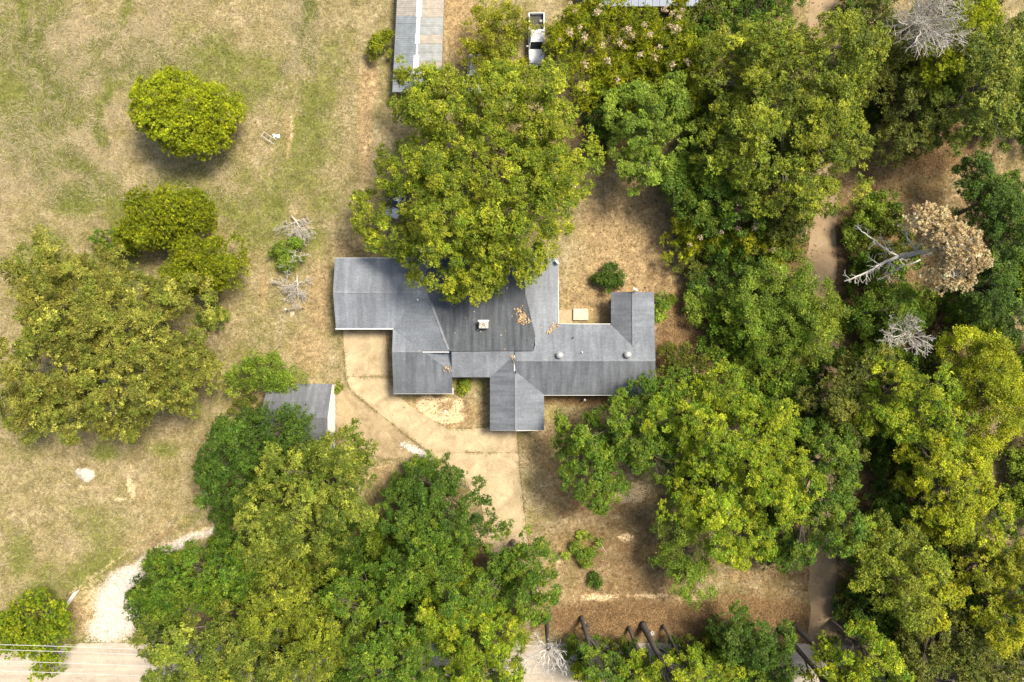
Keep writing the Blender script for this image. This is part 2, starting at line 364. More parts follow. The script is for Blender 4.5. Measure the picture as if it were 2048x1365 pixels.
def zone(kind, x, y):
    px = x / PX + 1024; py = 682.5 - y / PX
    w = np.zeros(np.shape(x))
    for bl in BLOBS[kind]:
        cx, cy, rx, ry, wt = bl[:5]; a = R(bl[5]) if len(bl) > 5 else 0
        dx = px - cx; dy = py - cy
        u = (dx*math.cos(a) + dy*math.sin(a)) / rx; v = (-dx*math.sin(a) + dy*math.cos(a)) / ry
        w = np.maximum(w, wt * np.exp(-np.minimum((u*u + v*v)**1.3, 30) * 0.75))
    return w
def field_green(x, y):       # general greenness of the open western field
    px = x / PX + 1024
    f = np.clip((760 - px) / 120, 0, 1)
    return f * np.clip(0.10 + 0.12*np.clip((420 - (682.5 - y/PX))/150, 0, 1) + 1.3 * (fbm(x, y, 8.0, 40) - 0.34), 0.05, 0.62)
STREAKS = [([(38,-10),(42,50),(45,95),(70,125),(105,155),(115,190)],11,.95),([(262,0),(235,50),(195,100),(160,150),(130,205),(105,260),(95,330)],15,.72),([(248,130),(215,170),(192,215),(196,255),(215,285)],13,.9),
 ([(100,160),(130,200),(150,240),(140,300)],10,.6),([(620,-10),(612,40),(600,90),(640,130),(665,200)],13,.75),([(130,300),(175,345),(215,385),(235,430)],22,.85),([(0,270),(30,300),(35,340)],16,.7),([(300,25),(270,60),(255,110)],9,.5),
 ([(380,360),(340,375),(300,380)],18,.6),([(15,1060),(40,1100),(85,1140)],14,.6)]
def streaks(x, y):
    px = x / PX + 1024 + (fbm(x, y, 3.0, 55, 4) - .5)*48; py = 682.5 - y / PX + (fbm(x, y, 3.0, 56, 4) - .5)*48; w = np.zeros(np.shape(x))
    for pts, wd, wt in STREAKS:
        for (ax, ay), (bx, by) in zip(pts[:-1], pts[1:]):
            dx, dy = bx-ax, by-ay; t = np.clip(((px-ax)*dx + (py-ay)*dy)/(dx*dx+dy*dy), 0, 1)
            d2 = (px-ax-t*dx)**2 + (py-ay-t*dy)**2; w = np.maximum(w, wt*.82*np.exp(-d2/(wd*wd)*.45))
    return w
def zones(x, y):
    g = np.maximum(np.maximum(zone('green', x, y)*0.9, field_green(x, y)), streaks(x, y))
    return g, zone('dirt', x, y), zone('litter', x, y), zone('sand', x, y)

# ------------------------------------------------------------------ ground, road, lane, driveway
gx = np.concatenate([[-900, -500, -250, -140, -95], np.arange(-72, 72.01, 0.5), [95, 140, 250, 500, 900]])
gy = np.concatenate([[-900, -500, -250, -120, -75], np.arange(-52, 52.01, 0.5), [75, 120, 250, 500, 900]])
XX, YY = np.meshgrid(gx, gy); nx, ny = len(gx), len(gy)
ids = np.arange(nx*ny).reshape(ny, nx)
quads = np.stack([ids[:-1, :-1], ids[:-1, 1:], ids[1:, 1:], ids[1:, :-1]], -1).reshape(-1, 4)
gm = bpy.data.meshes.new('ground')
gm.vertices.add(nx*ny); gm.vertices.foreach_set('co', np.stack([XX, YY, np.zeros_like(XX)], -1).astype(np.float32).ravel())
gm.loops.add(quads.size); gm.loops.foreach_set('vertex_index', quads.astype(np.int32).ravel())
gm.polygons.add(len(quads)); gm.polygons.foreach_set('loop_start', np.arange(0, quads.size, 4, dtype=np.int32)); gm.update(calc_edges=True)
zg, zd, zl, zs = [q.ravel() for q in zones(XX, YY)]
zv = zone('gravel', XX, YY).ravel()
for nm, cols in (('zone_a', (zg, zd, zl)), ('zone_b', (zs, zv, zs))):
    at = gm.attributes.new(nm, 'FLOAT_COLOR', 'POINT'); cc = np.ones((nx*ny, 4), np.float32)
    for i in range(3): cc[:, i] = cols[i]
    at.data.foreach_set('color', cc.ravel())
gm.materials.append(M['ground'])
structure(link(bpy.data.objects.new('ground', gm)))

def sheet_strip(name, left, right, z, mat):
    b = MB(); n = len(left)
    for p, q in zip(left, right): b.v += [(p[0], p[1], z), (q[0], q[1], z)]
    for i in range(n-1): b.f.append((2*i, 2*i+1, 2*i+3, 2*i+2))
    o = b.build(name, mat); 
    return structure(o)
xs = np.concatenate([[-700, -300, -120], np.arange(-66, 66, 0.6), [120, 300, 700]])
yt = (682.5 - ROAD_TOP) * PX + (fbm(xs, xs*0, 2.0, 60) - 0.5) * 0.55 + (fbm(xs, xs*0, 0.7, 65) - 0.5) * 0.3
yb = yt*0 - 43.2 + (fbm(xs, xs*0, 2.0, 61) - 0.5) * 0.5
road = sheet_strip('road', list(zip(xs, yb)), list(zip(xs, yt)), 0.012, M['asphalt'])
ys = np.concatenate([[700, 300, 100], np.arange(52, -36.6, -0.6)])
lx = (LANE[0]-1024)*PX + (fbm(ys, ys*0, 3.0, 62) - 0.5)*1.1; rx_ = (LANE[1]-1024)*PX + (fbm(ys, ys*0, 3.0, 63) - 0.5)*1.1
sheet_strip('dirt_lane', list(zip(lx, ys)), list(zip(rx_, ys)), 0.006, M['lane'])

drv = bpy.data.objects.new('driveway', None); link(drv); structure(drv); drv.location = P(860, 850)
def slab_child(name, poly, zt, mat, parent):
    b = MB(); c = parent.location
    b.slab([(p.x - c.x, p.y - c.y, zt) for p in (P(*q) for q in poly)], 0.12)
    return b.build(name, mat, parent, bevel=0.008)
for poly in (DRIVE_UP, DRIVE_CURVE, DRIVE_LEG): slab_child('concrete_slab', poly, 0.035, M['concrete'], drv)
o = slab_child('parking_slab', DRIVE_APRON, 0.028, M['concrete_dirty'], drv)
gp = [P(*q) for q in GRAVEL]
# scattered chips
def chips(name, pts, col, size, label, zb=0.01):
    n = len(pts); a = RNG.random(n)*6.28; s = size*(0.5 + RNG.random(n))
    V = np.zeros((n*3, 3, 3)); C = np.repeat(np.array(col)[None]*(0.6 + 0.6*RNG.random((n, 1))), 3, 0)
    base = np.stack([np.stack([pts[:, 0] + s*np.cos(a + k*2.094), pts[:, 1] + s*np.sin(a + k*2.094), np.full(n, zb)], -1) for k in range(3)], 1)
    top = np.stack([pts[:, 0], pts[:, 1], zb + s*0.7], -1)
    for k in range(3):
        V[k::3, 0] = base[:, k]; V[k::3, 1] = base[:, (k+1) % 3]; V[k::3, 2] = top
    o = trimesh(name, V, C, M['litter']); o['kind'] = 'stuff'; o['label'] = label; return o
gpa = [(p.x, p.y) for p in gp]
rp = RNG.random((22000, 2)) * [18, 15] + [-53, -37]
d = inpoly(rp[:, 0], rp[:, 1], gpa); rp = np.where(RNG.random((len(rp), 1)) < .5, rp, rp + RNG.normal(0, .7, rp.shape)); rp[:, 1] = np.maximum(rp[:, 1], -36.1); chips('gravel_chips', rp[d], (0.8, 0.74, 0.66), 0.05, 'loose white gravel chips on the track by the gate')

ch_n = 900; aa = RNG.normal(0, 1, (ch_n, 2))
cx_ = 835 + aa[:, 0]*15 + aa[:, 1]*5; cy_ = 903 + aa[:, 1]*6 + aa[:, 0]*5
ok_ = inpoly(cx_, cy_, DRIVE_APRON); qq = np.stack([(cx_ - 1024)*PX, (682.5 - cy_)*PX], -1)[ok_]
chips('gravel_spill', qq, (0.8, 0.76, 0.7), 0.07, 'white gravel spilled on the corner of the driveway apron', 0.027)
# ------------------------------------------------------------------ grass, litter
def blades(n, region, length, width, lay, colfn, seed, flow=0.0):
    """region: px box; returns faces and colours"""
    r = np.random.default_rng(seed)
    px = region[0] + (region[2]-region[0])*r.random(n); py = region[1] + (region[3]-region[1])*r.random(n)
    x = (px-1024)*PX; y = (682.5-py)*PX
    keep = ~inpoly(px, py, HOUSE_FOOT)
    for pl in ALLDRIVE: keep &= ~inpoly(px, py, pl)
    keep &= ~inpoly(px, py, GRAVEL) & (py < ROAD_TOP - 3) & ~((px > LANE[0]) & (px < LANE[1]))
    keep &= ~((px > 560) & (px < 672) & (py > 765) & (py < 880)) & ~((px > 792) & (px < 886) & (py < 170))
    col, prob = colfn(x, y, r); keep &= r.random(n) < prob
    x, y, col = x[keep], y[keep], col[keep]; m = len(x)
    ang = flow*(fbm(x, y, 3.2, seed+5, 3)-0.5)*22 + (1-flow)*r.random(m)*6.28 + r.normal(0, 0.35, m)
    L = length*(0.5 + r.random(m)); lz = lay*(0.4 + 1.2*r.random(m))
    w = width*(0.6 + 0.8*r.random(m))
    dx, dy = np.cos(ang), np.sin(ang)
    V = np.zeros((m, 3, 3))
    V[:, 0] = np.stack([x - dy*w, y + dx*w, np.zeros(m)], -1); V[:, 1] = np.stack([x + dy*w, y - dx*w, np.zeros(m)], -1)
    V[:, 2] = np.stack([x + dx*L, y + dy*L, lz*L + 0.02], -1)
    return V, col
def pick(r, n, pal):
    pal = np.array(pal); c = pal[r.integers(0, len(pal), n)]; return c*(0.75 + 0.5*r.random((n, 1)))
STRAW = [(.48,.40,.23),(.42,.33,.16),(.60,.51,.33),(.28,.22,.10)]
GRN = [(.15,.175,.035),(.21,.22,.055),(.10,.13,.028),(.30,.28,.085)]
def col_field(x, y, r):
    g, d, l, s = zones(x, y); n = len(x)
    m = (g + (fbm(x, y, 1.6, 70) - .5)*1.0 + r.normal(0, .16, n)) > 0.47
    c = np.where(m[:, None], pick(r, n, GRN), pick(r, n, STRAW))
    return c, np.clip(1.05 - d*0.9 - s*1.2 - l*0.7, 0.04, 1)
def col_tall(x, y, r):
    g, d, l, s = zones(x, y); n = len(x); px = x/PX + 1024; py = 682.5 - y/PX
    tall = np.clip((fbm(x, y, 5.0, 90) - 0.40)*5, 0, 1)*np.clip((460 - py)/80, 0, 1)*np.clip((500 - px + (py<150)*180)/80, 0, 1)
    m = (g + r.normal(0, .2, n)) > 0.62
    c = np.where(m[:, None], pick(r, n, GRN), pick(r, n, [(.52,.44,.29),(.60,.51,.36),(.44,.36,.20)]))
    return c, tall*np.clip(1 - d - s, 0, 1)
Vs, Cs = [], []
for args in ((150000, (-60,-50,720,1300), 0.22, 0.02, 0.9, col_field, 101, 0.0), (130000, (-60,-50,640,520), 0.55, 0.017, 0.25, col_tall, 102, 0.8), (26000, (600,-20,1500,1285), 0.16, 0.02, 0.8, col_field, 103, 0.0)):
    v, c = blades(*args); Vs.append(v); Cs.append(c)
for nm, i, lb in (('field_grass', 0, 'short dry and green grass of the open field'), ('matted_hay_grass', 1, 'long pale dry grass lying in swirls on the field'), ('yard_grass', 2, 'thin dry grass of the yard around the house')):
    o = trimesh(nm, Vs[i], Cs[i], M['grass']); o['kind'] = 'stuff'; o['label'] = lb
ev, ec = [], []
re_ = np.random.default_rng(8)
for pl in ALLDRIVE:
    for i in range(len(pl)):
        a, c = P(*pl[i]), P(*pl[(i+1) % len(pl)]); L = (c-a).length; m = int(L*55); t = re_.random(m)
        x = a.x + (c.x-a.x)*t + re_.normal(0, .13, m); y = a.y + (c.y-a.y)*t + re_.normal(0, .13, m)
        pp = np.stack([x/PX + 1024, 682.5 - y/PX], -1); ins = sum(inpoly(pp[:, 0], pp[:, 1], q).astype(int) for q in ALLDRIVE)
        mid_ = P((pl[i][0]+pl[(i+1) % len(pl)][0])/2, (pl[i][1]+pl[(i+1) % len(pl)][1])/2)
        kk = fbm(x, y, 1.0, 31) > .47; x, y = x[kk], y[kk]; m = len(x)
        if m == 0: continue
        an = re_.random(m)*6.28; Lb = .08 + .16*re_.random(m); V = np.zeros((m, 3, 3)); w = .03
        V[:, 0] = np.stack([x - np.sin(an)*w, y + np.cos(an)*w, np.full(m, .02)], -1); V[:, 1] = np.stack([x + np.sin(an)*w, y - np.cos(an)*w, np.full(m, .02)], -1); V[:, 2] = np.stack([x + np.cos(an)*Lb, y + np.sin(an)*Lb, .05 + .08*re_.random(m)], -1)
        ev.append(V); ec.append(pick(re_, m, [(.26,.20,.09),(.36,.28,.14),(.16,.17,.05),(.20,.15,.07)]))
o = trimesh('edge_grass', np.vstack(ev), np.vstack(ec), M['grass']); o['kind'] = 'stuff'; o['label'] = 'dry grass creeping over the driveway edges and joints'
# fallen leaves
n = 90000
px = 450 + 1620*RNG.random(n); py = -20 + 1310*RNG.random(n); x = (px-1024)*PX; y = (682.5-py)*PX
_, dd, ll, _ = zones(x, y)
keep = (RNG.random(n) < np.clip(ll*1.0 + dd*0.3 - 0.12, 0, 1)) & ~inpoly(px, py, HOUSE_FOOT)
for pl in ALLDRIVE: keep &= ~inpoly(px, py, pl) | (RNG.random(n) < 0.05)
keep &= ~((px > LANE[0]) & (px < LANE[1])) | (RNG.random(n) < 0.25)
def leaflets(x, y, z, size, pal, rng, tilt=0.35):
    n = len(x); a = rng.random(n)*6.28; s = size*(0.6 + 0.8*rng.random(n))
    c = pick(rng, n, pal); V = np.zeros((n, 3, 3))
    for k, (u, v) in enumerate(((1, 0), (-0.7, 0.6), (-0.7, -0.6))):
        V[:, k] = np.stack([x + s*(u*np.cos(a) - v*np.sin(a)), y + s*(u*np.sin(a) + v*np.cos(a)), z + s*tilt*rng.random(n)], -1)
    return V, c
LIT = [(.24,.14,.06),(.17,.10,.045),(.34,.24,.125),(.10,.06,.03),(.27,.165,.06)]
V, C = leaflets(x[keep], y[keep], 0.045, 0.10, LIT, RNG); o = trimesh('leaf_litter', V, C, M['litter']); o['kind'] = 'stuff'; o['label'] = 'brown fallen leaves covering the ground under the trees'

# ------------------------------------------------------------------ trees
def unit(v): return v / np.maximum(np.linalg.norm(v, axis=-1, keepdims=True), 1e-9)
def dome_dirs(n, zmin, r):
    z = zmin + (1-zmin)*r.random(n); t = r.random(n)*2*np.pi; q = np.sqrt(np.maximum(0, 1-z*z))
    return np.stack([q*np.cos(t), q*np.sin(t), z], -1)
PAL = {
 'oakY': [(.15,.20,.024),(.09,.145,.018),(.33,.345,.045),(.21,.25,.03)],
 'oakL': [(.19,.225,.032),(.12,.165,.025),(.30,.32,.055),(.085,.125,.02)],
 'oakO': [(.19,.21,.06),(.115,.15,.035),(.31,.305,.11),(.18,.16,.05)],
 'oakG': [(.105,.15,.03),(.16,.195,.045),(.28,.30,.08),(.065,.105,.02)],
 'maple': [(.055,.12,.018),(.085,.15,.022),(.16,.215,.03)],
 'mapleY': [(.10,.18,.018),(.18,.25,.022),(.31,.34,.03)],
 'dark': [(.04,.088,.018),(.06,.112,.022),(.09,.145,.028)],
 'darkO': [(.075,.10,.028),(.11,.13,.035),(.16,.165,.045)],
 'lime': [(.29,.34,.022),(.22,.28,.02),(.36,.385,.03)],
 'cedar': [(.18,.215,.014),(.125,.165,.012),(.25,.265,.018)],
 'yellow': [(.27,.31,.02),(.19,.245,.02),(.36,.365,.026)],
 'gold': [(.37,.35,.025),(.26,.29,.02),(.18,.23,.02)],
 'fresh': [(.10,.175,.03),(.15,.225,.04),(.22,.285,.06)],
 'freshY': [(.17,.225,.035),(.24,.275,.045),(.12,.175,.03)],
 'tan': [(.66,.53,.31),(.74,.62,.39),(.50,.36,.18)],
 'brown': [(.26,.17,.08),(.34,.24,.12),(.18,.11,.055)],
 'olive_y': [(.23,.245,.022),(.15,.18,.02),(.32,.31,.03)],
 'aralia': [(.19,.225,.014),(.11,.155,.014),(.30,.305,.02)],
 'cream': [(.68,.55,.38),(.60,.46,.30),(.74,.64,.48)],
}
for _k in PAL:
    if _k not in ('tan', 'brown', 'cream'): PAL[_k] = [(a*1.10, b*1.10, c*0.5) for a, b, c in PAL[_k]]
STY = {  # lobe r, clump r, sprig r, leaf length, leaf width, up-bias, density multiplier
 'oak':   dict(lr=2.1, cr=0.74, sr=0.22, L=0.19, W=0.13, up=0.75, den=1.0, lf=13),
 'maple': dict(lr=1.9, cr=0.62, sr=0.20, L=0.175, W=0.13, up=0.85, den=1.05, lf=13),
 'fine':  dict(lr=1.7, cr=0.60, sr=0.28, L=0.19, W=0.105, up=0.6, den=1.1, lf=10),
 'pine':  dict(lr=0.95, cr=0.36, sr=0.14, L=0.17, W=0.095, up=0.9, den=3.8, lf=12),
 'cedar': dict(lr=1.25, cr=0.55, sr=0.18, L=0.20, W=0.09, up=0.8, den=2.6, lf=10),
 'shrub': dict(lr=0.95, cr=0.50, sr=0.22, L=0.20, W=0.13, up=0.7, den=0.9, lf=10),
 'compound': dict(lr=1.3, cr=0.70, sr=0.32, L=0.34, W=0.09, up=0.7, den=0.9, lf=10),
}
BASE_DEN = 285.0
TOTAL = [0]
def foliage(ells, style, pal, r, dens=1.0):
    """ells: list of (cx,cy,cz,rx,ry,rz) metres. -> faces, colours, lobe centres, clump centres"""
    S = STY[style]; pal = np.array(PAL[pal]); AV, AC, lobes_all, clumps_all = [], [], [], []
    for (cx, cy, cz, rx, ry, rz) in ells:
        area = math.pi*rx*ry; lr = min(S['lr'], 0.5*min(rx, ry))
        nl = max(4, int(area/(math.pi*lr*lr)*(2.6 if style in ('pine', 'cedar') else 1.75)))
        cand = dome_dirs(nl*8, -0.35, r); cand[:, :2] *= 1.0
        sel = [0]
        dmin = np.linalg.norm(cand - cand[0], axis=1)
        for _ in range(nl-1):      # farthest-point with randomness
            k = int(np.argmax(dmin*(0.7 + 0.6*r.random(len(cand))))); sel.append(k)
            dmin = np.minimum(dmin, np.linalg.norm(cand - cand[k], axis=1))
        D = cand[sel]
        ph = r.random(4)*6.28; az = np.arctan2(D[:, 1], D[:, 0])
        wob = 1 + 0.10*np.sin(2*az+ph[0]) + 0.08*np.sin(3*az+ph[1]) + 0.06*np.sin(5*az+ph[2])
        rad = ((0.48 + 0.56*r.random(nl)**0.75) if style not in ('pine', 'cedar') else (0.68 + 0.36*r.random(nl)))*(1 + (wob - 1)*(0.7 if style in ('pine', 'cedar') else 1))
        inr = np.array([max(rx-lr*0.75, rx*.4), max(ry-lr*0.75, ry*.4), max(rz-lr*0.5, rz*.4)])
        lob = np.array([cx, cy, cz]) + D*inr*rad[:, None]
        lob[:, 2] = np.maximum(lob[:, 2], lr*0.5)
        lrs = lr*(0.7 + 0.6*r.random(nl))
        # inner fill lobes
        ni = nl//2; di = dome_dirs(ni, -0.2, r)
        if ni:
            lob = np.vstack([lob, np.array([cx, cy, cz]) + di*np.array([rx, ry, rz])*(0.15+0.4*r.random((ni, 1)))]); lrs = np.concatenate([lrs, lr*(0.7+0.5*r.random(ni))]); D = np.vstack([D, di])
        lobes_all.append(lob)
        ntri = int(area*BASE_DEN*S['den']*dens); nspr = max(20, ntri//S['lf'])
        ncl = max(8, int(nspr/(5 if style == 'pine' else 7 if style == 'cedar' else 13)))
        lw = lrs**2; lw[nl:] *= 0.35; li = r.choice(len(lob), ncl, p=lw/np.sum(lw))
        cd = unit(dome_dirs(ncl, -0.15, r) + 0.35*D[li])
        cl = lob[li] + cd*lrs[li][:, None]*(0.65 + 0.4*r.random((ncl, 1)))*np.array([1, 1, 0.8])
        crs = S['cr']*(0.65 + 0.7*r.random(ncl)); clumps_all.append(cl)
        lobcol = 1 + r.normal(0, 0.10, (len(lob), 1)); cltint = pal[r.integers(0, len(pal), ncl)]*np.exp(r.normal(-0.02, 0.2, (ncl, 1)))
        si = r.choice(ncl, nspr, p=(crs**2)/np.sum(crs**2))
        sdv = unit(dome_dirs(nspr, -0.1, r) + 0.3*cd[si])
        sp = cl[si] + sdv*crs[si][:, None]*(0.55 + 0.5*r.random((nspr, 1)))*np.array([1, 1, 0.75])
        keep = np.ones(nspr, bool)
        for (ox, oy, oz, a_, b_, c_) in ells:      # nothing is seen deep inside a neighbouring bough
            if (ox, oy) == (cx, cy): continue
            keep &= ((sp[:, 0]-ox)/a_)**2 + ((sp[:, 1]-oy)/b_)**2 + ((sp[:, 2]-oz)/c_)**2 > 0.32
        si, sdv, sp = si[keep], sdv[keep], sp[keep]; nspr = len(sp)
        if nspr == 0: continue
        scol = 0.55*cltint[si] + 0.45*pal[r.integers(0, len(pal), nspr)]
        scol = scol*np.exp(r.normal(-0.02, 0.22, (nspr, 1)))*lobcol[li[si]]
        lf = S['lf']; q = np.repeat(np.arange(nspr), lf); m = len(q)
        off = r.normal(0, S['sr']*0.55, (m, 3)); pos = sp[q] + off*np.array([1, 1, 0.6])
        if style in ('pine', 'cedar', 'compound'):
            t = unit(r.normal(0, 1, (m, 3))*np.array([1, 1, .45]) + 0.5*sdv[q]); nrm = unit(r.normal(0, 1, (m, 3)) + np.array([0, 0, S['up']]))
            pos = sp[q] + t*S['L']*0.5
        else:
            nrm = unit(S['up']*np.array([0, 0, 1.0]) + 0.45*sdv[q] + 0.6*r.normal(0, 1, (m, 3)))
            t = unit(np.cross(nrm, r.normal(0, 1, (m, 3))))
        b = unit(np.cross(nrm, t)); L = S['L']*(0.65 + 0.7*r.random((m, 1))); W = S['W']*(0.65 + 0.7*r.random((m, 1)))
        V = np.stack([pos + t*L*0.6, pos - t*L*0.4 + b*W*0.5, pos - t*L*0.4 - b*W*0.5], 1)
        V[:, :, 2] = np.maximum(V[:, :, 2], 0.03)
        C = scol[q]*(0.7 + 0.6*r.random((m, 1)))
        AV.append(V); AC.append(C)
    return np.vstack(AV), np.clip(np.vstack(AC), 0.004, 0.85), np.vstack(lobes_all), np.vstack(clumps_all)

def bez(a, b, c, n):
    return [a*(1-t)**2 + b*2*t*(1-t) + c*t*t for t in np.linspace(0, 1, n)]
def tree(name, label, cat, style, pal, top, ells_px, base=None, dens=1.0, bark='bark', trunk_r=None, zc=0.57, rzf=0.45, limbs=1.0, seed=None, group=None, lean=None):
    r = np.random.default_rng(seed if seed is not None else int(abs(ells_px[0][0])*7 + abs(ells_px[0][1])*13 + top*5))
    ells = []
    for e in ells_px:
        px, py, rx, ry = e[:4]; tp = e[4] if len(e) > 4 else top*(0.9 + 0.14*r.random())
        zz = tp*zc; zv = tp*(zc + 0.12); c = P(px, py, zv); k = PX*(CAM_H - zv)/CAM_H
        ells.append((c.x, c.y, zz, rx*k, ry*k, tp*rzf))
    e0 = ells[0]
    bp = P(*base) if base is not None else Vector((e0[0] + r.normal(0, .3), e0[1] + r.normal(0, .3), 0))
    root = thing(name, bp, label, cat, 0, group)
    V, C, lob, cl = foliage(ells, style, pal, r, dens); TOTAL[0] += len(V)
    V = V - np.array(bp)
    crown = trimesh('crown', V, C, M['needle' if style in ('pine', 'cedar') else 'leaf'], root)
    # trunk and limbs
    b = MB(); tr = trunk_r or (0.10 + 0.018*top); hub = Vector((e0[0], e0[1], e0[2]*0.9)) - bp
    trunk = [Vector((0, 0, -0.15)), Vector((hub.x*.28, hub.y*.28, hub.z*.33)), Vector((hub.x*.62+r.normal(0,.12), hub.y*.62+r.normal(0,.12), hub.z*.66)), hub]
    b.tube([trunk[0], Vector((0,0,.35)), trunk[1], trunk[2], trunk[3], hub + Vector((0, 0, top*0.2))], [tr*1.35, tr*1.0, tr*0.88, tr*0.66, tr*0.42, tr*.12], 8)
    idx = r.permutation(len(lob))[:int(min(len(lob), 34)*limbs)]
    for i in idx:
        L = Vector(lob[i]) - bp; t = 0.45 + 0.5*r.random(); s0 = trunk[1].lerp(trunk[2], t*0.9) if L.z < hub.z*1.0 else trunk[2].lerp(trunk[3], t)
        mid = s0.lerp(L, 0.5) + Vector((r.normal(0,.3), r.normal(0,.3), -0.25*(L - s0).length*0.3))
        pts = bez(s0, mid, L, 5); rr = tr*(0.16 + 0.16*r.random())
        b.tube(pts, [rr*1.3, rr, rr*.75, rr*.5, rr*.28], 5, False)
        near = np.argsort(np.linalg.norm(cl - lob[i], axis=1))[:14]
        for k in r.permutation(near)[:5]:
            e = Vector(cl[k]) - bp; e = e + (e-L)*0.15
            b.tube([pts[3], pts[4].lerp(e, .5) + Vector((r.normal(0,.12), r.normal(0,.12), 0.1)), e], [rr*.32, rr*.2, .012], 3, False)
    b.build('trunk', M[bark], root, smooth=True)
    return root

